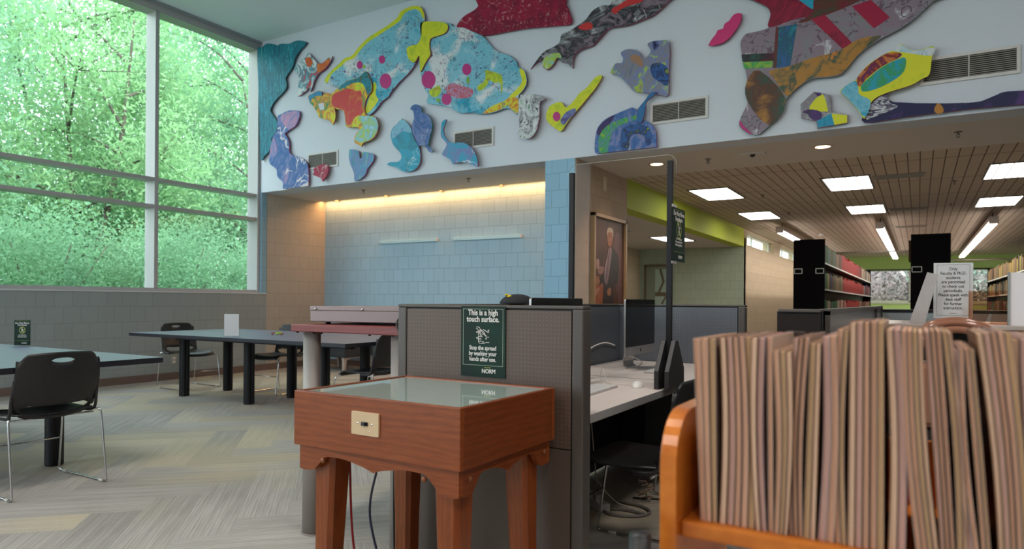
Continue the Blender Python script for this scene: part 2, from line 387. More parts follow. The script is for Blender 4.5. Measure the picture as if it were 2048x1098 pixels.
# far window
win2 = bpy.data.objects.new('window_2', None); C.objects.link(win2); win2['kind'] = 'structure'
fr = MB(); wf = plain('white_window_frame', (.72, .72, .70), .5, var=.02)
for q in ((fx0, fx1, fz0, fz0 + .06), (fx0, fx1, fz1 - .04, fz1), (fx0, fx0 + .06, fz0, fz1), (fx1 - .06, fx1, fz0, fz1), (-.3, -.24, fz0, fz1)): fr.box(q[0], q[1], YF + .06, YF + .12, q[2], q[3])
fr.build('window_frame', wf, win2)
g = MB(); g.box(fx0, fx1, YF + .085, YF + .09, fz0, fz1); g.build('window_pane', GL, win2)
g = MB(); g.box(fx0 - .05, fx1 + .05, YF - .06, YF + .1, fz0 - .06, fz0 - .01); g.build('window_sill', wf, win2)
g = MB(); g.box(fx0 - .2, fx1 + .2, YF - .03, YF - .005, fz1 - .01, fz1 + .03); struct(g.build('trim_2', BLACKM))
for k, (a, b) in enumerate(WH):
    w3 = bpy.data.objects.new('window_%d' % (k + 3), None); C.objects.link(w3); w3['kind'] = 'structure'
    fr = MB(); xx = XP - .16
    for q in ((a, b, hz0, hz0 + .03), (a, b, hz1 - .03, hz1), (a, a + .04, hz0, hz1), (b - .04, b, hz0, hz1), ((a + b) / 2 - .6, (a + b) / 2 - .55, hz0, hz1)): fr.box(xx, xx + .04, q[0], q[1], q[2], q[3])
    fr.build('window_frame', wf, w3); g = MB(); g.box(xx + .015, xx + .02, a, b, hz0, hz1); g.build('window_pane', GL, w3)
# doorway in the alcove back wall with a bright glazed panel
dr = bpy.data.objects.new('door_1', None); C.objects.link(dr); dr['kind'] = 'structure'; dm = plain('door_brown', (.16, .13, .08), .5)
g = MB(); g.box(-5.75, -5.18, YG - .04, YG, 0, 1.98); g.build('door_leaf', plain('door_green_grey', (.28, .33, .24), .5), dr)
g = MB(); g.box(-5.80, -5.75, YG - .07, YG, 0, 2.02); g.box(-5.18, -5.13, YG - .07, YG, 0, 2.02); g.box(-5.80, -5.13, YG - .07, YG, 1.98, 2.03); g.build('door_frame', dm, dr)
g = MB(); g.box(-5.52, -5.24, YG - .055, YG - .041, .9, 1.92); g.build('door_pane', plain('pale_glazing', (.45, .62, .55), .3, var=.1, scale=8), dr)
g = MB(); g.poly([(-5.42, 1.92), (-5.36, 1.92), (-5.28, 1.62), (-5.40, 1.34), (-5.46, 1.34), (-5.34, 1.62)], 1, YG - .062, YG - .056); g.box(-5.52, -5.24, YG - .062, YG - .056, 1.26, 1.36)
g.poly([(-5.27, 1.26), (-5.23, 1.26), (-5.34, 1.03), (-5.40, 1.03)], 1, YG - .062, YG - .056); g.build('door_bars', dm, dr)

# ------------------------------------------------------------------ chairs
def shell_back():
    """curved backrest with an oval grip near the top and a slot above the seat, as one grid of bands"""
    bm = bmesh.new(); N = 28; w0 = .232
    def prof(u):
        top = .815 - .012 * u * u - .075 * max(0, (abs(u) - .72) / .28) ** 2.2
        bot = .425 + .03 * u * u + .05 * max(0, (abs(u) - .7) / .3) ** 2
        q = max(0, 1 - (u / .86) ** 2); sl, sh = (.475, .475 + .0) if q <= 0 else (.476 - .034 * q ** .5 + .02 * (1 - q), .480 + .038 * min(1, q * 2.2) ** .5 - .012 * q)
        if q <= 0: sl = sh = .48
        h = max(0, 1 - (u / .27) ** 2) ** .5
        return bot, sl, max(sh, sl), .768 - .014 * h, .768 + .014 * h, top
    def P(u, z):
        ww = w0 * (1 - .05 * abs(z - .62) / .2); t = (z - .43) / .39
        x = u * ww; y = -.20 - .10 * t + .045 * u * u + .10 * max(0, .12 - t) ** 1.2 - .03 * math.sin(PI * min(1, max(0, t)))
        return (x, y, z)
    us = [-1 + 2 * i / N for i in range(N + 1)]; G = []
    for u in us:
        b, sl, sh, hl, hh, tp = prof(u); col = []
        col.append([P(u, b + (sl - b) * k / 3) for k in range(4)]); col.append([P(u, sh + (hl - sh) * k / 8) for k in range(9)]); col.append([P(u, hh + (tp - hh) * k / 3) for k in range(4)]); G.append(col)
    for a, b in zip(G, G[1:]):
        for ca, cb in zip(a, b):
            va = [bm.verts.new(p) for p in ca]; vb = [bm.verts.new(p) for p in cb]
            for i in range(len(va) - 1):
                f = bm.faces.new((va[i], vb[i], vb[i + 1], va[i + 1])); f.smooth = True
    bmesh.ops.remove_doubles(bm, verts=bm.verts, dist=.0006)
    m_ = MB(); m_.bm.free(); m_.bm = bm; return m_
def shell_seat():
    bm = bmesh.new(); N, M_ = 18, 16; rows = []
    for j in range(M_ + 1):
        v = j / M_; r = []
        for i in range(N + 1):
            u = -1 + 2 * i / N; wd = .225 * (1 - .10 * max(0, v - .7) / .3) * (1 - .06 * (1 - v)); yy = -.205 + .44 * v - .03 * v * abs(u) ** 4
            z = .452 - .022 * math.sin(PI * min(1, v * 1.15)) * (1 - u * u * .7) - .045 * max(0, (v - .78) / .22) ** 2 + .012 * u * u
            r.append(bm.verts.new((u * wd, yy, z)))
        rows.append(r)
    for a, b in zip(rows, rows[1:]):
        for i in range(N): bm.faces.new((a[i], a[i + 1], b[i + 1], b[i])).smooth = True
    m_ = MB(); m_.bm.free(); m_.bm = bm; return m_
def make_chair(label, group, loc, rz):
    t = thing('stacking_chair', label, 'chair', loc, rz, group)
    shell_seat().build('seat', BLACKP, t, solid=.012)
    shell_back().build('backrest', BLACKP, t, solid=.010)
    for sx in (-1, 1):
        p = MB(); p.tube(spline([(sx * .222, -.238, .66), (sx * .229, -.216, .56), (sx * .230, -.190, .455), (sx * .222, -.08, .437)], 5), .009, 8); p.build('side_rib', BLACKP, t)
        p = MB()
        p.tube(spline([(sx * .215, .17, .425), (sx * .232, .195, .41), (sx * .245, .215, .36), (sx * .252, .262, .05), (sx * .253, .262, .018), (sx * .253, .235, .0075)], 5) +
               spline([(sx * .253, .2, .0075), (sx * .253, -.2, .0075), (sx * .253, -.262, .0085), (sx * .253, -.285, .022), (sx * .253, -.284, .05), (sx * .25, -.235, .40), (sx * .244, -.222, .445), (sx * .228, -.20, .447)], 5), .0062, 8)
        fo = p.build('leg_frame', CHROME, t)
        q = MB(); q.cyl((sx * .253, .21, .0068), (sx * .253, .17, .0068), .0085, n=8); q.build('glide', plain('glide', (.55, .55, .52), .5), fo); q = MB(); q.cyl((sx * .253, -.21, .0068), (sx * .253, -.25, .0068), .0085, n=8); q.build('glide', plain('glide', ()), fo)
    p = MB(); p.cyl((-.25, .236, .22), (.25, .236, .22), .005, n=8); p.build('crossbar', CHROME, t)
    p = MB(); p.cyl((-.235, .19, .412), (.235, .19, .412), .006, n=8); p.cyl((-.235, -.17, .428), (.235, -.17, .428), .006, n=8); p.build('seat_support', CHROME, t)
    return t
GC = 'black stacking chairs in the reading area'
ch = make_chair('black plastic chair with chrome sled legs in the left foreground, back to us', GC, (-4.55, 2.07, 0), R(90))
dup(ch, (-7.92, 5.34, 0), R(-90), 'black plastic chair at the window end of the central table')
dup(ch, (-6.68, 5.66, 0), R(184), 'black plastic chair tucked under the long far side of the central table')
dup(ch, (-4.49, 4.90, 0), R(94), 'black plastic chair seen side-on between the grey column leg and the panel')
dup(ch, (-1.08, 2.85, 0), R(90), 'black plastic chair facing the computer desk behind the book cart', 'black chairs at the computer desk')
dup(ch, (-1.06, 4.12, 0), R(90), 'second black plastic chair farther along the computer desk, mostly hidden', 'black chairs at the computer desk')

# ------------------------------------------------------------------ reading tables
TEDGE = plain('table_edge_black', (.015, .015, .022), .35)
def reading_table(label, x0, x1, y0, y1, legs):
    cx, cy = (x0 + x1) / 2, (y0 + y1) / 2; t = thing('reading_table', label, 'table', (cx, cy, 0), 0, 'dark blue reading tables')
    b = MB(); b.poly([(p[0] - cx, p[1] - cy) for p in rrect(x0, x1, y0, y1, .012, 3)], 2, .702, .737, 0, 1); b.build('tabletop', [TABLET, TEDGE], t)
    b = MB(); b.box(x0 - cx + .3, x1 - cx - .3, y0 - cy + .38, y0 - cy + .44, .655, .702); b.box(x0 - cx + .3, x1 - cx - .3, y1 - cy - .44, y1 - cy - .38, .655, .702); b.build('under_frame', BLACKM, t)
    for lx, ly in legs:
        pts = []
        for k in range(48):
            a = 2 * PI * k / 48; r = .056 - (.007 if k % 12 in (5, 6, 7) else 0); pts.append((lx - cx + r * math.cos(a + .5), ly - cy + r * math.sin(a + .5)))
        b = MB(); b.poly(pts, 2, .006, .702); b.lathe([(.05, 0), (.052, .006), (.05, .012)], (lx - cx, ly - cy, 0)); b.build('leg', BLACKM, t)
    return t
reading_table('long dark blue conference table on black column legs below the window', -7.68, -4.34, 4.42, 5.80, [(x, y) for x in (-7.29, -6.16, -5.04) for y in (4.85, 5.43)])
reading_table('dark blue table corner at the left edge of the picture, beside the near chair', -7.6, -4.31, 1.33, 2.72, [(x, y) for x in (-7.2, -6.1, -5.0) for y in (1.72, 2.38)])
# sign holders
ACR = glass('clear_acrylic', (.97, .985, .98), .009)
GREEN = paint('poster_green', [(.001, .010, .007), (.002, .036, .022)], 3, rough=.6)
WHT = plain('print_white', (.70, .66, .64), .5, var=.02); YEL = plain('print_yellow', (.60, .66, .12), .5, var=.02)
def move_poster(parent, w=.104, h=.2):
    """the green do-not-move-furniture sheet, centred at x=0, standing on z=0, facing -y, front at y=0"""
    b = MB(); b.box(-w / 2, w / 2, 0, .0012, 0, h, 0); po = b.build('printed_sheet', [GREEN], parent)
    k = w / .104; rx = (PI / 2, 0, 0)
    text('Do Not Move\nFurniture', .0165 * k, WHT, po, (0, -.001, h * .84), rx, bold=.02, line=.85, sx=.95)
    b = MB(); n = 28; c = (0, h * .60); ro, ri = .021 * k, .0185 * k
    ou = [b.bm.verts.new((c[0] + ro * math.cos(2 * PI * i / n) * .95, -.001, c[1] + ro * 1.12 * math.sin(2 * PI * i / n))) for i in range(n)]
    inn = [b.bm.verts.new((c[0] + ri * math.cos(2 * PI * i / n) * .95, -.001, c[1] + ri * 1.12 * math.sin(2 * PI * i / n))) for i in range(n)]
    for i in range(n): b.bm.faces.new((ou[i], ou[(i + 1) % n], inn[(i + 1) % n], inn[i]))
    b.poly([(c[0] + dx * k, c[1] + dz * k) for dx, dz in ((-.012, .017), (-.009, .0185), (.014, -.015), (.011, -.017))], 1, -.0012, -.001)
    b.build('prohibition_ring', [YEL], po)
    b = MB(); q = lambda L: [(c[0] + x * k, c[1] + z * k) for x, z in L]
    b.poly(q([(-.002 + .003 * math.cos(a), .014 + .003 * math.sin(a)) for a in [2 * PI * i / 10 for i in range(10)]]), 1, -.0014, -.0012)
    b.poly(q([(-.004, .010), (.001, .010), (.006, .004), (.005, .003), (.001, .006), (.001, 0), (.004, -.008), (.004, -.015), (.0015, -.015), (.0015, -.008), (-.002, -.003), (-.005, -.015), (-.0075, -.015), (-.004, -.002)]), 1, -.0014, -.0012)
    b.poly(q([(.005, .003), (.014, .008), (.015, .0065), (.006, .0015)]), 1, -.0014, -.0012)
    b.build('walking_figure', [WHT], po)
    text('Our seating plan\nhelps support social\ndistancing guidelines.', .0078 * k, WHT, po, (0, -.001, h * .37), rx, bold=.01, sx=.9)
    text('NORM', .011 * k, WHT, po, (.012 * k, -.001, h * .085), rx, bold=.03)
    b = MB(); 
    for z in (h * .96, h * .18): b.box(-w * .42, w * .42, -.0011, -.001, z, z + .0008)
    b.build('border_line', [YEL], po)
    return po
def sign_holder(label, loc, rz, w=.108, h=.205, kind='plain', group='table-top sign holders'):
    t = thing('sign_holder', label, 'sign', loc, rz, group)
    b = MB(); b.box(-w / 2, w / 2, -.004, -.002, .004, h); b.box(-w / 2, w / 2, .002, .004, .004, h); b.box(-w / 2, -w / 2 + .003, -.004, .004, .004, h); b.box(w / 2 - .003, w / 2, -.004, .004, .004, h)
    b.box(-w / 2 - .002, w / 2 + .002, -.035, .035, 0, .004); b.build('acrylic_stand', ACR, t)
    if kind == 'green':
        po = move_poster(t, w - .008, h - .01); po.location = (0, -.0012, .006)
    else:
        b = MB(); b.box(-w / 2 + .003, w / 2 - .003, -.0015, .0015, .006, h - .002); b.build('paper_insert', PAPER, t)
    return t
sign_holder('small green do-not-move-furniture sign standing on the left table', (-6.18, 2.70, .737), R(40), .125, .212, 'green')
sign_holder('blank white sign standing on the central table', (-6.11, 4.59, .737), R(40), .15, .235)
t = thing('artificial_leaves', 'bunch of yellow-green and red artificial leaves on the central table', 'leaves', (-6.02, 5.10, .737))
for nm, col, off in (('yellow_leaf', (.55, .75, .02), .012), ('red_leaf', (.42, .02, .05), -.065), ('red_leaf', (.42, .02, .05), .075)):
    b = MB()
    for i in range(16 if nm[0] == 'y' else 7):
        a = random.uniform(0, 2 * PI); r0 = random.uniform(0, .035 if nm[0] == 'y' else .02); c = Vector((off + r0 * math.cos(a), r0 * math.sin(a), random.uniform(.006, .03 if nm[0] == 'y' else .016))); rr_ = .024
        ax = Vector((math.cos(a * 3), math.sin(a * 3), random.uniform(-.2, .6))).normalized(); bx = ax.cross(Vector((0, 0, 1))).normalized()
        pts = []
        for k in range(10): 
            q = rr_ * (1 if k % 2 == 0 else .5); an = 2 * PI * k / 10; pts.append(c + ax * q * math.cos(an) + bx * q * math.sin(an) * .8 + Vector((0, 0, .004 * (k % 2))))
        for p_ in pts: p_.z = max(p_.z, .002)
        b.bm.faces.new([b.bm.verts.new(p_) for p_ in pts])
    b.build(nm, plain(nm, col, .5), t)

# armchair by the recess wall, seen under the table
t = thing('lounge_chair', 'dark upholstered lounge chair with pale legs against the recess wall', 'armchair', (-8.05, 8.12, 0))
UPH = plain('dark_upholstery', (.035, .038, .042), .85)
b = MB(); b.box(-.36, .36, -.34, .30, .22, .40); b.build('seat', UPH, t, .03)
b = MB(); b.box(-.30, .30, .22, .36, .40, .76); b.build('backrest', UPH, t, .03)
for s in (-1, 1):
    b = MB(); b.box(s * .36 - .045, s * .36 + .045, -.34, .30, .22, .60); b.build('armrest', UPH, t, .02)
    b = MB(); LG = plain('pale_leg', (.50, .42, .36), .5); b.poly([(-.31, 0), (-.27, 0), (-.25, .17), (-.15, .20), (.15, .20), (.25, .17), (.27, 0), (.31, 0), (.31, .22), (-.31, .22)], 0, s * .34 - .02, s * .34 + .02); b.build('leg', LG, t)

# ------------------------------------------------------------------ grey workbench with the light box
MAR = wood('maroon_edge', (.13, .018, .016), (.22, .035, .03), 0, 6, .35)
COL = plain('brushed_column_grey', (.27, .235, .215), .5, .15, var=.05)
t = thing('standing_table', 'tall narrow table with maroon top and oval grey column legs', 'table', (-2.2, 2.60, 0))
b = MB(); b.box(-.385, .333, -.33, .33, .975, 1.010); b.build('tabletop', MAR, t, .004)
for lx, ly in ((-.315, -.26), (.245, -.27)):
    b = MB(); b.lathe([(.052, .004), (.052, .968)], (lx, ly, 0), 32, 0, .95, .62); b.lathe([(.058, 0), (.058, .006)], (lx, ly, 0), 32, 0, .95, .7); b.lathe([(.03, .962), (.03, .976)], (lx, ly, 0)); b.build('leg', COL, t)
for lx in (-.36, -.25, -.2, .1, .28):
    b = MB(); b.cyl((lx, -.31, .968), (lx, -.31, .976), .006, n=10); b.build('screw', BLACKM, t)
t = thing('light_box', 'long pinkish grey metal light box on the maroon-topped table', 'light box', (-2.135, 2.56, 1.0105), R(9))
b = MB(); LBM = plain('pinkish_grey_metal', (.27, .21, .21), .45, .2, var=.03); b.box(-.42, .235, -.16, .24, .012, .066); b.build('case', LBM, t, .003)
b = MB(); b.box(-.422, .237, -.162, .242, .066, .086); b.build('lid', LBM, t, .002)
for x in (-.385, -.12, .15):
    b = MB(); b.sphere((x, -.166, .073), .0052, (1, .8, 1)); b.build('screw', CHROME, t)
for x in (-.36, .19):
    for y in (-.1, .18):
        b = MB(); b.cyl((x, y, 0), (x, y, .013), .012); b.build('foot', RUB, t)
b = MB(); P0 = (.185, -.165, .04); b.cyl((.185, -.158, .04), (.185, -.175, .04), .009); b.build('cable_gland', BLACKM, t)
cb = MB(); cb.tube(spline([(-1.972, 2.418, 1.052), (-1.955, 2.33, 1.052), (-1.915, 2.255, 1.025), (-1.885, 2.245, .97), (-1.878, 2.247, .86), (-1.895, 2.25, .74), (-1.925, 2.262, .6), (-1.93, 2.262, .3), (-1.92, 2.262, .012), (-1.88, 2.27, .006)], 8), .0045, 8)
tag(cb.build('power_cable', RUB), 'black power cable dropping from the light box beside the panel', 'cable')

# ------------------------------------------------------------------ wooden light table
WD = wood('cherry_wood', (.17, .034, .006), (.29, .068, .013), 0, 7, .28, 6)
WDY = wood('cherry_wood_side', (.13, .026, .006), (.22, .050, .011), 1, 7, .28, 6)
WDZ = wood('cherry_wood_upright', (.16, .032, .006), (.27, .062, .012), 2, 7, .28, 6)
lx0, lx1, ly0, ly1 = -1.80, -1.105, 1.607, 2.172; ccx, ccy = -1.45, 1.891
t = thing('light_table', 'reddish wooden light table with frosted glass top in front of the panel', 'light table', (ccx - .006, ccy - .006, 0), R(-1.2))
A, B, Cc, D = lx0 - ccx, lx1 - ccx, ly0 - ccy, ly1 - ccy; th = .018
for nm, q, mt in (('front_board', (A, B, Cc, Cc + th), WD), ('back_board', (A, B, D - th, D), WD), ('side_board', (A, A + th, Cc + th, D - th), WDY), ('side_board', (B - th, B, Cc + th, D - th), WDY)):
    b = MB(); b.box(q[0], q[1], q[2], q[3], .640, .822); b.build(nm, mt, t, .002)
def frost():
    m, nt, b, n, l = nodes('frosted_glass_top'); b.inputs['Base Color'].default_value = (.36, .44, .40, 1); b.inputs['Roughness'].default_value = .06; b.inputs['IOR'].default_value = 1.55
    b.inputs['Coat Weight'].default_value = .6; b.inputs['Coat Roughness'].default_value = .02; return m
b = MB(); b.box(A + th + .0005, B - th - .0005, Cc + th + .0005, D - th - .0005, .806, .8185); b.build('glass_top', frost(), t)
def scallop(a, b_):
    L = b_ - a; pts = [(a, .672), (a, .560)]
    def pr(s):   # s from 0..1 half span
        if s < .17: return .560 - .004 * math.sin(s / .17 * PI)
        if s < .40: k = (s - .17) / .23; return .560 + .052 * (k * k * (3 - 2 * k))
        if s < .82: k = (s - .40) / .42; return .612 + .006 * math.sin(k * PI) - .010 * k
        k = (s - .82) / .18; return .602 - .016 * k ** 1.5
    n = 36
    for i in range(1, 2 * n): 
        s = i / n; s = s if s <= 1 else 2 - s; pts.append((a + L * i / (2 * n), pr(s)))
    return pts + [(b_, .560), (b_, .672)]
ins = .014
for y0, y1, nm in ((Cc + ins, Cc + ins + .02, 'front_apron'), (D - ins - .02, D - ins, 'back_apron')):
    b = MB(); b.poly(scallop(A + ins, B - ins)[::-1], 1, y0, y1); b.build(nm, WD, t)
for x0 in (A + ins, B - ins - .02):
    b = MB(); b.poly(scallop(Cc + ins + .02, D - ins - .02)[::-1], 0, x0, x0 + .02); b.build('side_apron', WDY, t)
for sx in (-1, 1):
    for sy in (-1, 1):
        cx_, cy_ = (B - ins - .075) * sx, (D - ins - .075) * sy; q = MB(); rows = []
        for z, hw, ex in ((.0, .036, .018), (.3, .040, .008), (.655, .048, 0)):
            ch_ = .014; pts = []
            for (ux, uy) in ((1, 1), (-1, 1), (-1, -1), (1, -1)):
                a1, a2 = (hw * ux, (hw - ch_) * uy), ((hw - ch_) * ux, hw * uy)
                pts += [a1, a2] if ux * uy > 0 else [a2, a1]
            rows.append([(cx_ + ex * sx + p[0], cy_ + ex * sy + p[1], z) for p in pts])
        q.ring(rows, smooth=False); q.build('leg', WDZ, t)
BR = plain('bronze_bolt', (.22, .075, .03), .35, .4)
for x in (-1.673 - ccx, -1.246 - ccx):
    b = MB(); b.sphere((x, Cc + ins - .001, .598), .0095, (1, .7, 1)); b.build('bolt_head', BR, t)
for y in (-.215, .23):
    b = MB(); b.sphere((B - ins + .001, y, .604), .0095, (.7, 1, 1)); b.build('bolt_head', BR, t)
b = MB(); b.poly(rrect(-.0575, .0575, -.036, .036, .004), 1, -.006, 0); pl = b.build('switch_plate', IVORY, t, .002); pl.location = (-1.469 - ccx, Cc, .742)
b = MB(); b.box(-.014, .014, -.0075, -.006, -.006, .006); b.box(-.008, .006, -.015, -.007, -.005, .005); b.build('toggle', BLACKP, pl)
for x, z in ((-.030, 0), (.030, 0), (.020, -.022)):
    b = MB(); b.sphere((x, -.006, z), .0035 if z == 0 else .002, (1, .5, 1)); b.build('screw', CHROME, pl)
for nm, col, pts in (('power_cord', (.30, .005, .015), [(-.20, -.10, .66), (-.232, -.14, .63), (-.232, -.14, .55), (-.215, -.14, .3), (-.17, -.12, .01)]), ('power_cord', (.01, .015, .05), [(-.06, -.10, .66), (-.088, -.14, .62), (-.105, -.14, .56), (-.135, -.14, .45), (-.13, -.14, .36), (-.09, -.12, .2), (0, -.1, .008)])):
    b = MB(); b.tube(spline(pts, 8), .0042, 8); b.build(nm, plain('cord_' + str(col[0]), col, .4), t)['label'] = 'red power cord' if col[0] > .1 else 'dark blue power cord'

# ------------------------------------------------------------------ partition cluster and computer desk
def perforated():
    m, nt, b, n, l = nodes('perforated_panel')
    sp = n.new('ShaderNodeSeparateXYZ'); l.new(worldpos(nt), sp.inputs[0])
    def cell(v): return math_(nt, 'SUBTRACT', math_(nt, 'FRACT', math_(nt, 'DIVIDE', math_(nt, 'ADD', v, 20.0), .0155)), .5)
    a = cell(math_(nt, 'ADD', sp.outputs[0], sp.outputs[1])); c = cell(sp.outputs[2]); r2 = math_(nt, 'ADD', math_(nt, 'MULTIPLY', a, a), math_(nt, 'MULTIPLY', c, c))
    f = math_(nt, 'LESS_THAN', r2, .018)
    l.new(mix(nt, (.095, .062, .047), (.17, .12, .095), f), b.inputs['Base Color']); b.inputs['Roughness'].default_value = .5
    bump(nt, b, f, .6, .002); return m, nt
PERF = perforated()[0]
PERFB = PERF.copy(); PERFB.name = 'perforated_panel_slate'
for nd in PERFB.node_tree.nodes:
    if nd.type == 'MIX_RGB': nd.inputs[1].default_value = (.095, .105, .125, 1); nd.inputs[2].default_value = (.20, .21, .23, 1)
def panel(label, x0, x1, y0, y1, ztop, mface, posts=(1, 1), seams=(.5975,), label_cat='partition'):
    """cubicle panel standing on the floor; runs along x when wider in x"""
    cx, cy = (x0 + x1) / 2, (y0 + y1) / 2; t = thing('cubicle_panel', label, label_cat, (cx, cy, 0), 0, 'low cubicle panels'); hx, hy = (x1 - x0) / 2, (y1 - y0) / 2
    along = hx > hy; e = .045
    b = MB()
    if along: b.box(-hx, hx, -hy, hy, ztop - .012, ztop)
    else: b.box(-hx, hx, -hy, hy, ztop - .012, ztop)
    b.build('top_rail', PANELFR, t, .003)
    for k, s in zip(posts, (-1, 1)):
        if not k: continue
        b = MB()
        if along: b.box(min(s * hx, s * (hx - e)), max(s * hx, s * (hx - e)), -hy, hy, 0, ztop - .012)
        else: b.box(-hx, hx, min(s * hy, s * (hy - e)), max(s * hy, s * (hy - e)), 0, ztop - .012)
        b.build('end_post', PANELFR, t, .006)
    zs = [.03] + list(seams) + [ztop - .016]
    a0 = -(hx if along else hy) + (e + .004 if posts[0] else 0); a1 = (hx if along else hy) - (e + .004 if posts[1] else 0)
    b = MB()
    if along: b.box(a0 - .004, a1 + .004, -hy + .012, hy - .012, .02, ztop - .01)
    else: b.box(-hx + .012, hx - .012, a0 - .004, a1 + .004, .02, ztop - .01)
    b.build('core', BLACKM, t)
    for i, (z0, z1) in enumerate(zip(zs, zs[1:])):
        mt = mface if i == len(zs) - 2 else (PANELF if mface == PERF else PANELB)
        for s in (-1, 1):
            b = MB()
            if along: b.box(a0, a1, min(s * (hy - .002), s * (hy - .012)), max(s * (hy - .002), s * (hy - .012)), z0 + .002, z1 - .002)
            else: b.box(min(s * (hx - .002), s * (hx - .012)), max(s * (hx - .002), s * (hx - .012)), a0, a1, z0 + .002, z1 - .002)
            b.build('panel_skin', mt, t)
    return t
panel('taupe cubicle panel with dot-pressed face holding the high touch surface poster', -1.862, -1.015, 2.2, 2.268, 1.1125, PERF)
panel('slate spine panel along the back of the computer desk', -1.862, -1.80, 2.27, 4.50, 1.1125, PERFB, (0, 0))
panel('slate cubicle panel closing the far end of the computer desk', -1.862, -.955, 4.53, 4.595, 1.1125, PERFB)
# poster on the front panel
t = thing('hygiene_poster', 'green high touch surface poster stuck on the taupe panel', 'poster', (-1.438, 2.1985, .836))
b = MB(); b.box(-.1015, .1015, -.0012, .0030, 0, .271); b.build('sheet', GREEN, t)
rx = (PI / 2, 0, 0)
text('This is a high\ntouch surface.', .0305, WHT, t, (0, -.0016, .2335), rx, bold=.022, line=.82, sx=.86)
text('Stop the spread\nby washing your\nhands after use.', .0235, WHT, t, (0, -.0016, .089), rx, bold=.018, line=.92, sx=.82)
text('NORM', .022, WHT, t, (.028, -.0016, .022), rx, bold=.03, sx=.95); text('I WASH WITH', .0045, YEL, t, (.022, -.0016, .036), rx)
b = MB(); W_ = plain('poster_border', (.42, .50, .40), .5)
for q in ((-.0915, .0915, .260, .2612), (-.0915, .0915, .0435, .0447), (-.0915, -.0903, .0435, .2612), (.0903, .0915, .0435, .2612)): b.box(q[0], q[1], -.0016, -.0012, q[2], q[3])
b.build('border', W_, t)
def pline(L, wd=.0011, sc=.00036):
    b = MB()
    for pl_ in L:
        P_ = [Vector(((x - 432) * sc, -.0016, (452 - y) * sc)) for x, y in pl_]; b.tube([p + Vector((0, 0, .160)) for p in P_], wd, 6)
    return b
hand = [[(350, 365), (385, 367), (400, 385), (403, 415)], [(350, 385), (365, 385), (375, 400)], [(375, 400), (378, 470)], [(388, 395), (384, 455)], [(398, 400), (410, 455)], [(385, 440), (395, 410), (400, 450)],
        [(415, 402), (432, 425), (470, 452), (486, 450)], [(432, 400), (440, 392), (470, 405), (500, 422), (514, 422)], [(432, 408), (450, 420), (463, 440)], [(415, 440), (445, 440), (480, 470), (514, 470)],
        [(375, 470), (400, 465), (432, 470), (425, 460), (405, 458)], [(375, 472), (378, 520), (388, 538), (440, 540), (480, 527), (514, 527)], [(378, 487), (415, 487)], [(380, 503), (418, 503)], [(384, 519), (420, 519)]]
for cx_, cy_ in ((358, 420), (415, 400), (505, 402), (360, 482), (476, 487), (437, 522)): hand.append([(cx_ + 7 * math.cos(a), cy_ + 7 * math.sin(a)) for a in [2 * PI * i / 10 for i in range(11)]])
pline(hand).build('washing_hands_symbol', WHT, t)

# desk
t = thing('computer_desk', 'long pale laminate computer desk behind the cubicle panel', 'desk', (-1.40, 3.40, 0))
b = MB(); b.poly([(p[0] + 1.40, p[1] - 3.40) for p in ((-1.795, 2.272), (-1.02, 2.272), (-1.02, 4.525), (-1.795, 4.525))], 2, .685, .72, 0, 1); b.build('desktop', [DESKT, plain('desk_edge', (.30, .29, .29), .4)], t, .006)
b = MB(); b.box(-.385, -.36, -1.10, 1.10, .10, .68); b.build('modesty_panel', plain('dark_blue_panel', (.012, .015, .025), .7), t)
for y in (-1.05, -.02, 1.05):
    b = MB(); b.box(-.35, -.20, y - .02, y + .02, 0, .685); b.build('support', plain('dark_support', (.012, .014, .02), .6), t)
b = MB(); b.box(-.39, .37, .055, .062, .7195, .7215); b.build('desk_seam', plain('seam', (.25, .22, .21), .6), t)
def imac(label, loc, rz):
    """faces +y in its own frame; stands on z=0"""
    t = thing('desktop_computer', label, 'computer', loc, rz, 'all-in-one computers')
    AL = plain('silver_aluminium', (.42, .40, .39), .3, .6, var=.03)
    b = MB(); b.poly(rrect(-.264, .264, .095, .455, .012), 1, -.004, .006); b.sphere((0, -.016, .28), 1, (.2, .020, .14)); b.build('case', AL, t)
    b = MB(); b.poly(rrect(-.263, .263, .152, .454, .010), 1, .0062, .0080); b.build('screen', plain('black_glass', (.002, .002, .003), .12), t)
    b = MB(); b.sphere((-.003, .0068, .122), 1, (.008, .0012, .009)); b.sphere((.004, .0068, .1215), 1, (.007, .0012, .009)); b.sphere((.002, .0068, .134), 1, (.002, .0012, .003)); b.build('fruit_emblem', BLACKP, t)
    b = MB(); rows = []
    for y, z in ((.07, .0), (-.06, .0)): pass
    prof = [(.075, .003), (-.045, .003), (-.072, .02), (-.075, .05), (-.045, .19), (-.02, .22)]
    for i, (y, z) in enumerate(prof):
        n_ = Vector((prof[min(i + 1, 5)][0] - prof[max(i - 1, 0)][0], prof[min(i + 1, 5)][1] - prof[max(i - 1, 0)][1])).normalized(); nx, nz = -n_[1] * .0028, n_[0] * .0028
        rows.append([(-.088, y + nx, max(0, z + nz)), (.088, y + nx, max(0, z + nz)), (.088, y - nx, max(0, z - nz)), (-.088, y - nx, max(0, z - nz))])
    b.ring(rows, smooth=False); b.build('stand', AL, t)
    return t
im = imac('silver all-in-one computer with black screen on the desk behind the acrylic screen', (-1.468, 4.0, .7205), R(-89))
im.scale = (1, 1, .93)
dup(im, (-1.46, 2.87, .7205), R(-90), 'all-in-one computer whose dark top edge shows above the taupe panel')
CW = plain('white_cable', (.55, .52, .50), .5)
def cable(name, pts, r, mt, label, n=8, group=None, cat='cable'):
    b = MB(); b.tube(spline(pts, n), r, 8); return tag(b.build(name, mt), label, cat, group)
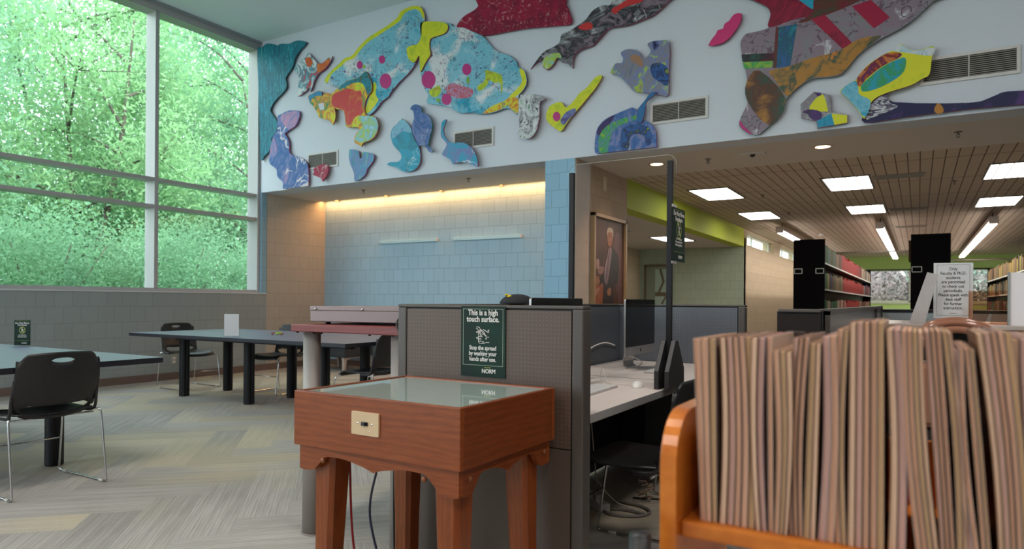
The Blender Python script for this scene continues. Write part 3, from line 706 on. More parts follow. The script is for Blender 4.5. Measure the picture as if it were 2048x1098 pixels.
cable('power_cable', [(-1.60, 3.93, .86), (-1.66, 3.90, .875), (-1.72, 3.82, .84), (-1.74, 3.72, .77), (-1.74, 3.62, .725)], .004, CW, 'pale cable curving behind the computer behind the acrylic screen')
cable('power_cable', [(-1.60, 3.95, .84), (-1.68, 3.90, .85), (-1.73, 3.80, .80), (-1.745, 3.70, .73)], .004, RUB, 'black cable curving behind the computer behind the acrylic screen')
cable('power_cable', [(-1.50, 3.90, .80), (-1.47, 3.92, .79), (-1.44, 3.97, .76), (-1.50, 4.0, .73), (-1.62, 4.05, .727)], .0025, CW, 'thin white cable looped under the computer screen')
def keyboard(label, loc, rz):
    t = thing('keyboard', label, 'keyboard', loc, rz, 'white desktop keyboards')
    b = MB(); b.poly(rrect(-.21, .21, -.058, .058, .008), 2, .001, .008); b.build('base', plain('keyboard_aluminium', (.45, .42, .42), .35, .3), t)
    b = MB()
    for j in range(6):
        x = -.204
        while x < .2:
            wd_ = .016 if not (j == 0 and -.1 < x < .02) else .09
            b.box(x, min(x + wd_, .205), -.054 + j * .0182, -.054 + j * .0182 + .0152, .008, .0105); x += wd_ + .003
    b.build('keycaps', WHITEP, t); return t
kb = keyboard('white keyboard at the near end of the desk beside the panel', (-1.28, 2.85, .72), R(-88))
dup(kb, (-1.30, 3.96, .72), R(-88), 'white keyboard behind the black screen foot, under the computer')
t = thing('mouse', 'white computer mouse on the desk beside the keyboard', 'mouse', (-1.155, 3.12, .7203), R(10))
b = MB(); b.sphere((0, 0, .0), 1, (.030, .056, .030), u=24, v=16)
for v in b.bm.verts:
    if v.co.z < 0: v.co.z = 0
b.build('shell', WHITEP, t)
cable('white_cable', [(-1.24, 3.075, .7225), (-1.30, 3.10, .735), (-1.34, 3.13, .80), (-1.36, 3.15, .755), (-1.34, 3.165, .724), (-1.2, 3.15, .7225)], .0016, CW, 'thin white cord looping up behind the near keyboard')
# acrylic screen with black poles and triangular feet
t = thing('sneeze_guard', 'clear acrylic screen between two black poles on wedge feet on the desk', 'screen', (-1.26, 3.20, .7205))
BW = plain('black_painted_wood', (.022, .022, .026), .5, bmp=.2)
for x in (-.285, .235):
    b = MB(); b.box(x - .014, x + .010, -.012, .012, .13, 1.085 if x > 0 else 1.072); b.build('pole', BLACKM, t)
    for dx in (-.035, .015):
        b = MB(); b.poly([(-.12, 0), (.12, 0), (.12, .085), (.02, .225), (-.02, .225), (-.12, .085)], 0, x + dx, x + dx + .022); b.build('wedge_foot', BW, t, .002)
b = MB(); b.poly(rrect(-.305, .262, -.0 + .26, 1.115, .045), 1, -.003, .003); b.build('acrylic_sheet', ACR, t)
b = MB(); AE = plain('acrylic_edge', (.26, .28, .27), .3); P_ = [(-.305, 1.0)] + [(p[0], p[1]) for p in arc(-.26, 1.07, .045, PI, PI / 2)] + arc(.217, 1.07, .045, PI / 2, 0) + [(.262, 1.0)]
b.tube([(p[0], 0, p[1]) for p in P_], .0014, 6); b.build('acrylic_rim', AE, t)
t = thing('hanging_sign', 'green do-not-move-furniture sheet taped to the right black pole', 'sign', (-.991, 3.225, 1.322), R(90))
po = move_poster(t, .195, .255)
b = MB(); b.box(-.1, .1, .0012, .004, -.003, .258); b.build('clear_sleeve', ACR, t)
for z in (-.006, .26):
    b = MB(); b.box(-.10, -.03, .0, .0035, z - .006, z + .006); b.build('tape', plain('clear_tape', (.40, .38, .36), .2), t)
# cap on the spine panel
t = thing('baseball_cap', 'black cap with yellow emblem resting on top of the spine panel', 'cap', (-1.80, 3.08, 1.1125), R(-50))
CAPM = plain('black_cloth', (.015, .015, .018), .9); b = MB(); b.sphere((0, 0, 0), 1, (.085, .095, .052), u=24, v=12)
for v in b.bm.verts: v.co.z = max(v.co.z, .0005)
b.build('crown', CAPM, t)
b = MB(); b.poly([(.075 * math.cos(a), .06 + .10 * math.sin(a)) for a in [PI * i / 14 for i in range(15)]], 2, .002, .007); b.build('brim', CAPM, t)
b = MB(); 
for k in range(6):
    a = k * PI / 3; b.sphere((.030 + .010 * math.cos(a), -.055 + .012 * math.sin(a), .038 + .002 * k), .007, (1, 1, .7))
b.build('emblem', plain('yellow_embroidery', (.75, .55, .02), .7), t)
# under-desk clutter
t = thing('power_strip', 'white power strip on the carpet under the computer desk', 'power strip', (-1.53, 3.47, 0), R(-35))
b = MB(); b.box(-.12, .12, -.03, .03, 0, .045); b.build('body', WHITEP, t, .006)
for x in (-.08, -.02, .04):
    b = MB(); b.box(x - .014, x + .014, -.02, .02, .045, .075); b.build('plug', CW, t)
cable('power_cable', [(-1.55, 3.55, .10), (-1.6, 3.6, .35), (-1.62, 3.6, .60), (-1.62, 3.62, .665)], .004, CW, 'white cable dropping from the desk to the power strip', group='cables under the desk')
cable('power_cable', [(-1.62, 3.5, .10), (-1.5, 3.42, .16), (-1.42, 3.40, .10), (-1.40, 3.5, .03), (-1.30, 3.5, .008)], .004, CW, 'white cable arching over the power strip', group='cables under the desk')
cable('power_cable', [(-1.46, 3.60, .01), (-1.30, 3.58, .01), (-1.22, 3.50, .008), (-1.26, 3.40, .008), (-1.38, 3.36, .008), (-1.45, 3.42, .008), (-1.36, 3.47, .008), (-1.24, 3.46, .008)], .0085, plain('grey_cord', (.20, .18, .17), .5), 'thick grey cord coiled on the carpet under the desk', group='cables under the desk')
cable('power_cable', [(-1.40, 3.72, .006), (-1.15, 3.80, .006), (-1.0, 3.72, .006), (-.8, 3.75, .006)], .005, RUB, 'black cord running along the carpet under the desk', group='cables under the desk')
b = MB()
for k in range(10):
    a = k * .9; b.tube(spline([(-1.33 + .03 * math.cos(a), 3.68 + .03 * math.sin(a), .02 + .01 * k), (-1.31 + .05 * math.cos(a + 1), 3.68 + .05 * math.sin(a + 1), .03 + .01 * k), (-1.33 + .03 * math.cos(a + 2), 3.70, .02 + .01 * k)], 4), .004, 6)
tag(b.build('cable_bundle', plain('brown_cable', (.24, .17, .12), .6)), 'tangled bundle of brownish cables under the desk', 'cable')

# ------------------------------------------------------------------ book cart in the foreground
OR = wood('orange_wood', (.50, .13, .015), (.72, .22, .03), 1, 3, .22, 3)
t = thing('book_cart', 'orange varnished wooden book cart in the right foreground', 'cart', (.15, 1.18, 0))
for x in (-.492, .60):
    b = MB(); pts = [(-.155, .10), (.17, .10), (.17, .958)] + arc(-.075, .878, .08, PI / 2, PI, 8); b.poly(pts, 0, x, x + .026); b.build('end_panel', OR, t, .006)
for z in (.765, .42):
    b = MB(); b.box(-.466, .60, -.135, .165, z, z + .026); b.build('shelf', OR, t, .005)
b = MB(); b.box(-.466, .60, .155, .165, .79, .90); b.build('back_rail', OR, t)
for x in (-.44, .57):
    for y in (-.10, .12):
        b = MB(); b.cyl((x - .0, y - .012, .045), (x, y + .012, .045), .045); b.cyl((x, y, .05), (x, y, .10), .012); b.build('caster', RUB, t)
b = MB(); b.cyl((-.505, -.205, .60), (-.505, -.205, .782), .0165, n=24); b.sphere((-.505, -.205, .782), .0165, (1, 1, .35)); b.box(-.515, -.492, -.21, -.15, .62, .70); b.build('bumper_post', BLACKP, t)
def pages(name, c1, c2, seed):
    m, nt, b, n, l = nodes(name); v = mp(nt, geo(nt), (420, 420, 1.2), (0, 0, 0), (seed, seed, seed)); f = noise(nt, v, 1.0, 4, .7)
    big = noise(nt, mp(nt, geo(nt), (60, 60, .8)), 1, 2)
    r = ramp(nt, [(.3, c1), (.7, c2)]); l.new(mix(nt, f, big, .35), r.inputs[0]); l.new(r.outputs[0], b.inputs['Base Color']); b.inputs['Roughness'].default_value = .7; bump(nt, b, f, .4, .001); return m
PG = [pages('page_block_%d' % i, c[0], c[1], i * 3.) for i, c in enumerate((((.36, .18, .12), (.82, .46, .30)), ((.44, .23, .15), (.88, .52, .36)), ((.32, .19, .10), (.76, .48, .26)), ((.50, .30, .20), (.90, .62, .44)), ((.36, .20, .17), (.76, .46, .38))))]
COVS = [plain('cover_' + n_, c, .35, var=.1) for n_, c in (('white', (.50, .38, .32)), ('cream', (.46, .32, .22)), ('red', (.42, .04, .05)), ('black', (.06, .04, .035)), ('grey', (.30, .22, .19)), ('brown', (.22, .11, .06)), ('pale', (.42, .30, .30)))]
YF_ = 1.062
def mag(xt0, xt1, yt, xb0, xb1, i, colname, bi=0):
    """one magazine: pixel positions of its fore edge traced onto the plane y=YF_"""
    zt = hit(xt0, yt, 1, YF_).z; zb = .7912; hgt = zt - zb
    a0 = hit(xt0, 690, 1, YF_).x; a1 = hit(xt1, 690, 1, YF_).x; b0 = hit(xb0, 1060, 1, YF_).x; b1 = hit(xb1, 1060, 1, YF_).x
    lean = (b0 - a0); n = 10; bow = .005 * math.sin(bi * 2.1) if abs(lean) < .03 else -.35 * abs(lean) * .5
    y0 = YF_ + .0015 * math.sin(i * 3.7) + .003 * math.sin(bi * 2.7); y1 = y0 + .205
    cx_ = (b0 + b1) / 2; rowsP = []; tt = thing('magazine', colname, 'magazine', (cx_, y0, zb), 0, 'magazines and journals on the book cart')
    L0 = []; L1 = []
    for k in range(n + 1):
        s = k / n; o_ = bow * math.sin(PI * s)
        xa = b0 + (a0 - b0) * s + o_ - cx_; xb_ = b1 + (a1 - b1) * s + o_ - cx_; z = hgt * s; L0.append((xa + .0004, z)); L1.append((xb_ - .0004, z))
    cv = .0006
    b = MB(); b.ring([[(p[0] + cv, .002, p[1]), (q[0] - cv, .002, q[1]), (q[0] - cv, y1 - y0 - .004, q[1]), (p[0] + cv, y1 - y0 - .004, p[1])] for p, q in zip([(p[0], min(p[1], hgt - .002)) for p in L0], [(q[0], min(q[1], hgt - .002)) for q in L1])], smooth=False); b.build('pages', PG[i % 5], tt)
    b = MB()
    for L, s in ((L0, 1), (L1, -1)): b.ring([[(p[0], 0, p[1]), (p[0] + s * cv, 0, p[1]), (p[0] + s * cv, y1 - y0, p[1]), (p[0], y1 - y0, p[1])] for p in L], smooth=False)
    b.ring([[(p[0], y1 - y0 - .004, p[1]), (q[0], y1 - y0 - .004, q[1]), (q[0], y1 - y0, q[1]), (p[0], y1 - y0, p[1])] for p, q in zip(L0, L1)], smooth=False)
    b.build('cover', COVS[[0, 1, 4, 5, 1, 3, 4, 1, 5, 6][i % 10]], tt)
    return tt
Zs = lambda v: 1320 + v / 2.297; Zy = lambda v: 620 + v / 2.297
bundles = [(150, 255, 130, 186, 262, 3), (272, 415, 122, 270, 432, 5), (418, 484, 122, 440, 490, 2), (488, 515, 124, 496, 520, 1), (517, 608, 186, 524, 588, 3), (610, 686, 126, 592, 655, 3), (688, 742, 150, 658, 715, 2), (745, 812, 118, 722, 800, 2), (815, 868, 90, 803, 858, 2),
           (870, 1028, 52, 860, 1030, 5), (1034, 1102, 84, 1046, 1130, 2), (1106, 1208, 94, 1180, 1290, 4), (1212, 1292, 94, 1292, 1362, 3), (1294, 1342, 96, 1366, 1420, 2), (1346, 1396, 176, 1424, 1480, 2), (1398, 1444, 176, 1484, 1530, 2), (1448, 1612, 100, 1560, 1700, 5), (1616, 1760, 128, 1720, 1860, 4), (1764, 1900, 110, 1880, 2010, 4)]
pos_words = ['at the left end of the row', 'left of centre', 'in the olive pair', 'beside the red book', 'shorter than its neighbours', 'left of the creased white covers', 'under the creased white covers', 'with white top beside the tall stack', 'just left of the tallest stack', 'in the tallest stack', 'just right of the tallest stack', 'bowed near the middle', 'leaning left, right of the bowed ones', 'leaning, before the low pair', 'low and leaning, with dark gap', 'low and leaning, beside the thick stack', 'in the thick leaning stack at right', 'at the right edge of the picture', 'beyond the right end of the row']
i = 0
for (t0, t1, yt, b0, b1, k), wd_ in zip(bundles, pos_words):
    for j in range(k):
        f0, f1 = j / k, (j + 1) / k
        nth = ['first', 'second', 'third', 'fourth', 'fifth'][j]
        mag(Zs(t0 + (t1 - t0) * f0), Zs(t0 + (t1 - t0) * f1), Zy(yt + 3 * math.sin(i * 5)), Zs(b0 + (b1 - b0) * f0), Zs(b0 + (b1 - b0) * f1), i, ('%s brown page-edged journal from the left, %s' % (nth, wd_)) if k > 1 else 'single brown page-edged journal ' + wd_, pos_words.index(wd_)); i += 1
b = MB(); b.box(.0, .022, 0, .02, 0, .286); tag(b.build('bound_volume', COVS[2]), 'red bound volume standing behind the shorter journals', 'book').location = (hit(Zs(506), 690, 1, 1.275).x, 1.275, .7912)
b = MB(); b.box(.0, .030, 0, .02, 0, .288); tag(b.build('bound_volume', COVS[3]), 'black bound volume standing behind the shorter journals', 'book').location = (hit(Zs(506), 690, 1, 1.275).x + .026, 1.275, .7912)

# ------------------------------------------------------------------ right middle ground: panels, service counter, signs
panel('dark brown end panel just above the journals at right', -.445, -.300, 2.66, 2.72, 1.107, plain('dark_brown_panel', (.016, .011, .010), .7, spec=.2), (0, 0), (.6,))
FG = glass('smoked_glass', (.62, .60, .58), .10, .15)
t = thing('glazed_partition', 'low glazed partition with dark top rail running back beside the counter', 'partition', (-.30, 5.2, 0))
b = MB(); b.box(-.02, .02, -2.45, 1.9, 1.085, 1.107); b.build('top_rail', PANELFR, t)
b = MB(); b.box(-.004, .004, -2.45, 1.9, .86, 1.085); b.build('frosted_pane', plain('frosted_grey_pane', (.24, .21, .20), .3, var=.15, scale=4), t)
b = MB(); b.box(-.02, .02, -2.45, 1.9, 0, .86); b.build('base_panel', PANELF, t)
for y in (-2.45, .9, 1.88):
    b = MB(); b.box(-.02, .02, y, y + .03, 0, 1.1); b.build('post', PANELFR, t)
t = thing('low_cabinet', 'long pale low wall unit with dark top edge behind the counter', 'cabinet', (2.1, 7.3, 0))
PB = plain('pale_beige_laminate', (.40, .36, .30), .6, var=.04)
b = MB(); b.box(-2.38, 2.4, -.15, .3, 0, .93); b.build('body', PB, t)
b = MB(); b.box(-2.38, 2.4, -.16, .3, .93, 1.05); b.build('upper_band', plain('pale_grey_band', (.33, .36, .38), .6), t)
b = MB(); b.box(-2.39, 2.41, -.17, .31, 1.05, 1.075); b.build('top_edge', BLACKM, t)
for x in (-1.2, 0., 1.2):
    b = MB(); b.box(x, x + .02, -.165, -.16, .3, 1.05); b.build('divider', PANELFR, t)
t = thing('service_counter', 'pale service counter with signs on it, dark beneath, white posts', 'counter', (1.3, 5.1, 0))
b = MB(); b.box(-1.52, 1.8, -.45, .55, .985, 1.01); b.build('countertop', plain('counter_laminate', (.42, .35, .32), .4), t, .004)
b = MB(); b.box(-1.5, 1.8, .45, .5, 0, .985); b.build('back_panel', plain('counter_dark', (.02, .02, .025), .6), t)
for x in (-1.48, -.62, .4, 1.5):
    b = MB(); b.cyl((x, -.4, 0), (x, -.4, .985), .012); b.build('post', WHITEP, t)
CT = 1.01
t = thing('counter_sign', 'upright white sign about periodicals in an acrylic holder on the counter', 'sign', (.185, 5.05, CT), R(8))
b = MB(); b.box(-.105, .105, .003, .006, .03, .375); b.build('sheet', PAPER, t)
b = MB(); b.box(-.11, .11, 0, .0022, 0, .385); b.box(-.11, .11, -.0, .10, 0, .003); b.build('acrylic_holder', ACR, t)
BK = plain('print_black', (.03, .028, .03), .6)
text('Only\nFaculty & Ph.D.\nstudents\nare permitted\nto check out\nperiodicals.\nPlease speak with\ndesk staff\nfor further\ninstruction.', .0255, BK, t, (0, .0028, .215), (PI / 2, 0, 0), bold=.012, line=1.06, sx=.88)
b = MB()
for q in ((-.088, .088, .362, .3632), (-.088, .088, .046, .0472), (-.088, -.0868, .046, .3632), (.0868, .088, .046, .3632)): b.box(q[0], q[1], .0023, .0028, q[2], q[3])
b.build('border', BK, t); text('Thank you', .009, BK, t, (0, .0028, .060), (PI / 2, 0, 0), 'footer_lettering')
t = thing('leaning_card', 'blank white card leaning back beside the periodicals sign', 'sign', (.0, 4.95, CT))
b = MB(); b.poly([(-.05, 0), (.035, 0), (.105, .30), (.045, .315)], 1, -.002, .002); b.build('card', plain('card_grey', (.42, .38, .37), .5), t)
t = thing('brochure_holder', 'brown tinted acrylic brochure holder standing empty on the counter', 'brochure holder', (.37, 4.98, CT))
TA = glass('brown_acrylic', (.90, .78, .70), .02)
b = MB(); b.box(-.11, .10, -.002, .0, .0, .20); b.poly([(-.11, 0), (-.03, 0), (.04, .19), (-.11, .19)], 1, -.03, -.028); b.poly([(.0, 0), (.12, 0), (.04, .19), (.03, .19)], 1, .03, .032); b.box(-.11, .14, -.03, .06, 0, .003); b.build('holder_body', TA, t)
t = thing('counter_sign', 'large white sign with blue lettering cut by the right edge of the picture', 'sign', (.60, 4.78, CT))
b = MB(); b.box(-.155, .16, -.002, .002, 0, .30); b.build('card', PAPER, t)
text('E', .085, plain('print_blue', (.05, .18, .45), .5), t, (-.03, -.0035, .135), (PI / 2, 0, 0), bold=.02)
b = MB(); b.box(-.165, -.155, -.01, .01, 0, .302); b.build('acrylic_edge', AE, t)
b = MB(); b.box(-.04, .0, -.0035, -.002, .02, .055); b.build('small_print_block', plain('print_grey', (.10, .09, .10), .6), t)
# glossy brown bag handles
t = thing('handbag', 'glossy brown bag whose curved handles rise behind the journals', 'bag', (.13, 2.65, .72)); LE = plain('glossy_brown_leather', (.24, .10, .06), .12, var=.06)
b = MB(); b.poly([(-.17, 0), (.19, 0), (.17, .22), (-.15, .22)], 1, -.05, .05); b.build('body', LE, t, .03)
for k, (dy, dz) in enumerate(((-.045, .0), (.0, .02), (.045, .028))):
    b = MB(); b.tube(spline([(-.15, dy * .6, .18), (-.115, dy, .29 + dz), (-.05, dy, .325 + dz), (.03, dy, .318 + dz), (.11, dy, .265 + dz), (.17, dy * .6, .18)], 8), .0115, 12); b.build('handle', LE, t)
t = thing('side_stand', 'dark stand under the brown bag behind the journals', 'stand', (.13, 2.68, 0))
b = MB(); b.box(-.25, .25, -.2, .2, .69, .719); b.build('top', BLACKM, t)
for x in (-.22, .22):
    for y in (-.17, .17):
        b = MB(); b.box(x - .015, x + .015, y - .015, y + .015, 0, .69); b.build('leg', BLACKM, t)

# ------------------------------------------------------------------ library stacks
BLK2 = plain('black_end_panel', (.003, .0025, .003), .9, spec=.08)
SHM = plain('shelf_steel_dark', (.02, .02, .02), .5); SHE = plain('shelf_edge_pale', (.55, .60, .55), .4)
def stack(label, x0, x1, y0, y1, ztop):
    cx = (x0 + x1) / 2; hw = (x1 - x0) / 2; t = thing('library_stack', label, 'bookshelf', (cx, y0, 0), 0, 'tall black library stacks'); L = y1 - y0
    b = MB(); b.box(-hw, hw, 0, .03, 0, ztop); b.build('end_panel', BLK2, t); b = MB(); b.box(-hw, hw, L - .03, L, 0, ztop); b.build('end_panel', BLK2, t)
    b = MB(); b.box(-.012, .012, .03, L - .03, 0, ztop - .05); b.build('spine', SHM, t)
    for z in (.1, .485, .925, 1.365, 1.81):
        b = MB(); b.box(-hw + .01, hw - .01, .03, L - .03, z - .022, z, 0); b.box(-hw + .006, -hw + .01, .03, L - .03, z - .022, z, 1); b.box(hw - .01, hw - .006, .03, L - .03, z - .022, z, 1); b.build('shelf', [SHM, SHE], t)
    for s in (-1, 1):
        b = MB(); q = [(s * hw * .88, 1.60), (s * hw * .30, 1.60), (s * hw * .30, 1.72), (s * hw * .88, 1.72)]
        xs = sorted((s * hw * .95, s * hw * .42)); z0, z1 = 1.62, 1.71
        for r_ in ((xs[0], xs[1], z0, z0 + .01), (xs[0], xs[1], z1 - .01, z1), (xs[0], xs[0] + .01, z0, z1), (xs[1] - .01, xs[1], z0, z1)): b.box(r_[0], r_[1], -.006, 0, r_[2], r_[3])
        b.build('label_frame', SHE, t)
    return t
stack('left tall black library stack with green and red volumes along its side', -1.84, -1.35, 12.48, 25.3, 2.20)
stack('middle tall black library stack seen end-on behind the counter signs', -.11, .42, 12.42, 25.0, 2.215)
stack('right library stack whose shelves run out of the picture', 1.77, 2.26, 12.5, 24.9, 2.20)
def book_proto(col, name):
    b = MB(); b.box(0, 1, 0, 1, 0, 1, 0); o = b.build('bound_volume', plain('binding_' + name, tuple(c * .5 for c in col), .7, var=.15, scale=6, spec=.1)); C.objects.unlink(o); return o
BCOL = dict(green=(.035, .16, .055), sage=(.10, .22, .15), olive=(.13, .12, .045), brown=(.12, .06, .03), tan=(.30, .19, .09), black=(.015, .014, .014), red=(.34, .014, .010), maroon=(.16, .02, .025), cream=(.50, .42, .30), navy=(.03, .04, .09), yellow=(.45, .35, .06))
BP = {k: book_proto(v, k) for k, v in BCOL.items()}
def row(xf, s, y0, y1, z, seq, label_row, hmin, hmax, group, tmin=.17, tmax=.27):
    """books with spines on the plane x=xf, going in direction s from the spine"""
    y = y0; n_ = 0
    while y < y1:
        u = (y - y0) / (y1 - y0); k = None
        for lim, names in seq:
            if u <= lim: k = random.choice(names); break
        d = random.uniform(tmin, tmax)
        if y + d > y1: break
        h = random.uniform(hmin, hmax); dp = random.uniform(.16, .19)
        o = BP[k].copy(); C.objects.link(o); o.name = 'bound_volume'; o.scale = (dp, d - .004, h); o.location = (xf - dp if s > 0 else xf, y, z + .0005)
        tag(o, '%s bound volume %s' % (k, label_row), 'book', group); y += d
GS = [(.03, ['green']), (.06, ['sage']), (.10, ['olive', 'brown']), (.17, ['olive', 'tan', 'sage']), (.22, ['black', 'brown']), (.55, ['red']), (.62, ['red', 'maroon']), (.8, ['maroon', 'brown', 'cream']), (1, ['black', 'cream', 'maroon', 'navy'])]
GS2 = [(.02, ['green']), (.05, ['green', 'yellow']), (.08, ['navy']), (.25, ['tan', 'olive', 'brown']), (.55, ['red']), (.75, ['red', 'maroon']), (1, ['navy', 'maroon', 'cream'])]
GS3 = [(.03, ['green']), (.08, ['brown', 'cream']), (.16, ['sage', 'green']), (.3, ['cream', 'red']), (.6, ['red']), (1, ['brown', 'maroon', 'cream', 'tan'])]
G1 = 'bound volumes on the left library stack'
row(-1.356, 1, 12.55, 25.2, 1.81, GS, 'on the top shelf of the left stack', .25, .32, G1)
row(-1.356, 1, 12.55, 25.2, 1.365, GS2, 'on the second shelf of the left stack', .25, .31, G1)
row(-1.356, 1, 12.55, 25.2, .925, GS3, 'on the third shelf of the left stack', .22, .27, G1)
YS = [(1, ['olive', 'tan', 'yellow', 'brown', 'black', 'tan'])]; YS2 = [(1, ['cream', 'tan', 'maroon', 'brown', 'sage'])]
G3 = 'bound volumes on the right library stack'
row(1.776, -1, 16.8, 24.85, 1.81, YS, 'on the top shelf of the right stack', .25, .34, G3)
row(1.776, -1, 16.8, 24.85, 1.365, YS, 'on the second shelf of the right stack', .25, .33, G3)
row(1.776, -1, 16.8, 24.85, .925, YS2, 'on the third shelf of the right stack', .24, .30, G3)
row(-.116 + .0, -1, 12.46, 13.3, 1.81, [(1, ['olive', 'brown'])], 'peeping out at the near left of the middle stack', .28, .33, 'bound volumes on the middle library stack')
row(-.116, -1, 19, 24.8, 1.365, [(1, ['brown', 'maroon'])], 'on the far left side of the middle stack', .28, .33, 'bound volumes on the middle library stack')
for o in [o for o in bpy.data.objects if o.get('group') == 'bound volumes on the middle library stack']:
    o.location.x = -.135
    if o.location.y < 14: o.location.x = -.14
for (y, xa, xb, z) in ((16.5, -1.6, .2, 2.245), (20.5, .2, 2.0, 2.245), (17.5, 1.9, 4.2, 2.30)):
    b = MB(); b.box(xa, xb, y - .02, y + .02, z - .03, z); tag(b.build('stack_brace', plain('brace_brown', (.07, .05, .04), .5)), {16.5: 'thin steel brace spanning from the left stack to the middle stack', 20.5: 'far thin brace from the middle stack to the right stack', 17.5: 'thin dark brace at upper right beyond the hanging lights'}[y], 'brace', 'steel braces over the stacks')

# ------------------------------------------------------------------ ceiling fittings
TE = emit('troffer_diffuser', (1, .93, .88), 2.6)
def troffer_mat():
    m, nt, b, n, l = nodes('troffer_lens'); sp = n.new('ShaderNodeSeparateXYZ'); l.new(worldpos(nt), sp.inputs[0])
    def ln(v, per, wd): return math_(nt, 'LESS_THAN', math_(nt, 'FRACT', math_(nt, 'DIVIDE', math_(nt, 'ADD', v, 50.), per)), wd)
    g_ = math_(nt, 'MAXIMUM', ln(sp.outputs[0], .14, .12), ln(sp.outputs[1], .10, .12)); l.new(mix(nt, (1, .93, .86), (.055, .047, .041), g_), b.inputs['Emission Color']); b.inputs['Emission Strength'].default_value = 9; return m
TL = troffer_mat()
def troffer(label, x, y, z=ZS + .012):
    t = thing('ceiling_light', label, 'ceiling light', (x, y, z), 0, 'recessed ceiling light panels')
    b = MB()
    for q in ((-.305, -.28, -.60, .60), (.28, .305, -.60, .60), (-.28, .28, -.60, -.575), (-.28, .28, .575, .60)): b.box(*q, -.012, .0)
    b.build('frame', plain('troffer_frame', (.10, .10, .09), .5), t)
    b = MB(); b.box(-.28, .28, -.575, .575, -.008, -.003); b.build('diffuser', TL, t); return t
tr = None
for lab, x, y in (('light panel nearest the black pole, first in the left row', -2.70, 10.75), ('large light panel in the middle of the near row', -.86, 10.65), ('light panel cut by the right edge of the picture, near row', 1.02, 10.55), ('light panel farther back in the left row', -2.65, 13.8), ('light panel farther back in the middle', -.81, 13.73), ('light panel farther back at right', 1.10, 13.65)):
    if tr is None: tr = troffer(lab, x, y)
    else: dup(tr, (x, y, ZS + .012), 0, lab)
dup(tr, (-4.3, 13.6, ZL), 0, 'light panel in the lower alcove ceiling behind the hanging sign')
VM = plain('ceiling_vent_grey', (.26, .24, .20), .5)
for lab, x, y, sx, sy in (('grey air diffuser beside the large middle light panel', -.235, 10.32, .60, .30), ('smaller grey air diffuser beside the farther light panel', -.18, 14.0, .60, .26), ('faint grey air diffuser deep in the ceiling', -.15, 17.2, .60, .26), ('grey air diffuser in the lower alcove ceiling', -4.75, 11.5, .5, .5)):
    z = ZS + .012 if x > -3 else ZL
    t = thing('air_diffuser', lab, 'air vent', (x, y, z), 0, 'ceiling air diffusers'); b = MB(); b.box(-sx / 2, sx / 2, -sy / 2, sy / 2, -.012, 0); b.build('plate', VM, t)
    b = MB()
    for k in range(4): yy = -sy * .36 + k * sy * .24; b.box(-sx * .45, sx * .45, yy - .012, yy + .012, -.017, -.012)
    b.build('slats', VM, t)
def tube_light(label, x, y0, y1, z, en=130):
    t = thing('hanging_light', label, 'ceiling light', (x, y0, z), 0, 'long strip lights between the stacks'); L = y1 - y0
    b = MB(); b.box(-.07, .07, 0, L, .05, .13); b.box(-.075, .075, -.02, 0, 0, .135); b.box(-.075, .075, L, L + .02, 0, .135); b.build('housing', plain('strip_housing', (.42, .34, .28), .5), t)
    b = MB(); b.box(-.065, .065, 0, L, .012, .05); b.build('diffuser', emit('strip_diffuser', (1, .90, .82), 14), t)
    b = MB(); n_ = int(L / .6)
    for k in range(n_ + 1): b.box(-.067, .067, k * L / n_ - .006, k * L / n_ + .006, .008, .014)
    b.build('louvre', plain('louvre', (.3, .25, .2), .5), t)
    light('strip_light', 'AREA', (x, y0 + L / 2, z - .002), en, (1, .90, .80), shape='RECTANGLE', size=.12, size_y=L)
    for y in (.3, L - .3):
        b = MB(); b.cyl((0, y, .13), (0, y, ZS + .012 - z), .008, n=8); b.build('hanger', BLACKM, t)
tube_light('long hanging strip light over the aisle left of the middle stack', -.66, 15.1, 25.7, 2.58)
tube_light('long hanging strip light over the aisle right of the middle stack', 1.16, 15.05, 25.7, 2.58)
tube_light('hanging strip light above the left stack', -2.50, 15.1, 25.0, 2.58, 12)
for lab, x, y in (('recessed round downlight in the soffit right of the camera dome', -.89, 7.96), ('recessed round downlight in the soffit beside the black pole', -2.74, 8.01)):
    t = thing('downlight', lab, 'downlight', (x, y, ZS), 0, 'round downlights in the soffit')
    b = MB(); b.ring([[(r_ * math.cos(2 * PI * k / 28), r_ * math.sin(2 * PI * k / 28), z_) for k in range(28)] for r_, z_ in ((.075, -.001), (.10, -.001), (.10, -.006), (.075, -.006))], cap=False); b.build('trim_ring', plain('downlight_trim', (.62, .45, .36), .4), t)
    b = MB(); b.lathe([(.074, -.004), (.074, -.002)], n=28); b.build('lamp', emit('downlight_lamp', (1, .66, .40), 9), t)
    light('downlight_spot', 'SPOT', (x, y, ZS - .02), 75, (1, .66, .42), spot_size=R(120), spot_blend=.8, shadow_soft_size=.07)
def sprinkler(lab, x, y, z=ZS):
    t = thing('sprinkler', lab, 'sprinkler', (x, y, z), 0, 'ceiling sprinkler heads'); SM = plain('sprinkler_metal', (.18, .15, .13), .4, .6)
    b = MB(); b.lathe([(.035, 0), (.035, -.005), (.012, -.008)]); b.build('escutcheon', SM, t)
    b = MB(); b.cyl((0, 0, -.005), (0, 0, -.03), .009); b.tube([(-.008, 0, -.02), (-.017, 0, -.035), (0, 0, -.05)], .003, 6); b.tube([(.008, 0, -.02), (.017, 0, -.035), (0, 0, -.05)], .003, 6); b.lathe([(.02, -.05), (.02, -.053)]); b.build('head', SM, t); return t
sp0 = sprinkler('sprinkler head in the recess soffit, left one of two', -7.28, 7.78)
dup(sp0, (-5.31, 7.73, ZS), 0, 'sprinkler head in the recess soffit, nearer the blue column')
dup(sp0, (-2.12, 8.01, ZS), 0, 'sprinkler head in the soffit between the downlight and the camera dome')
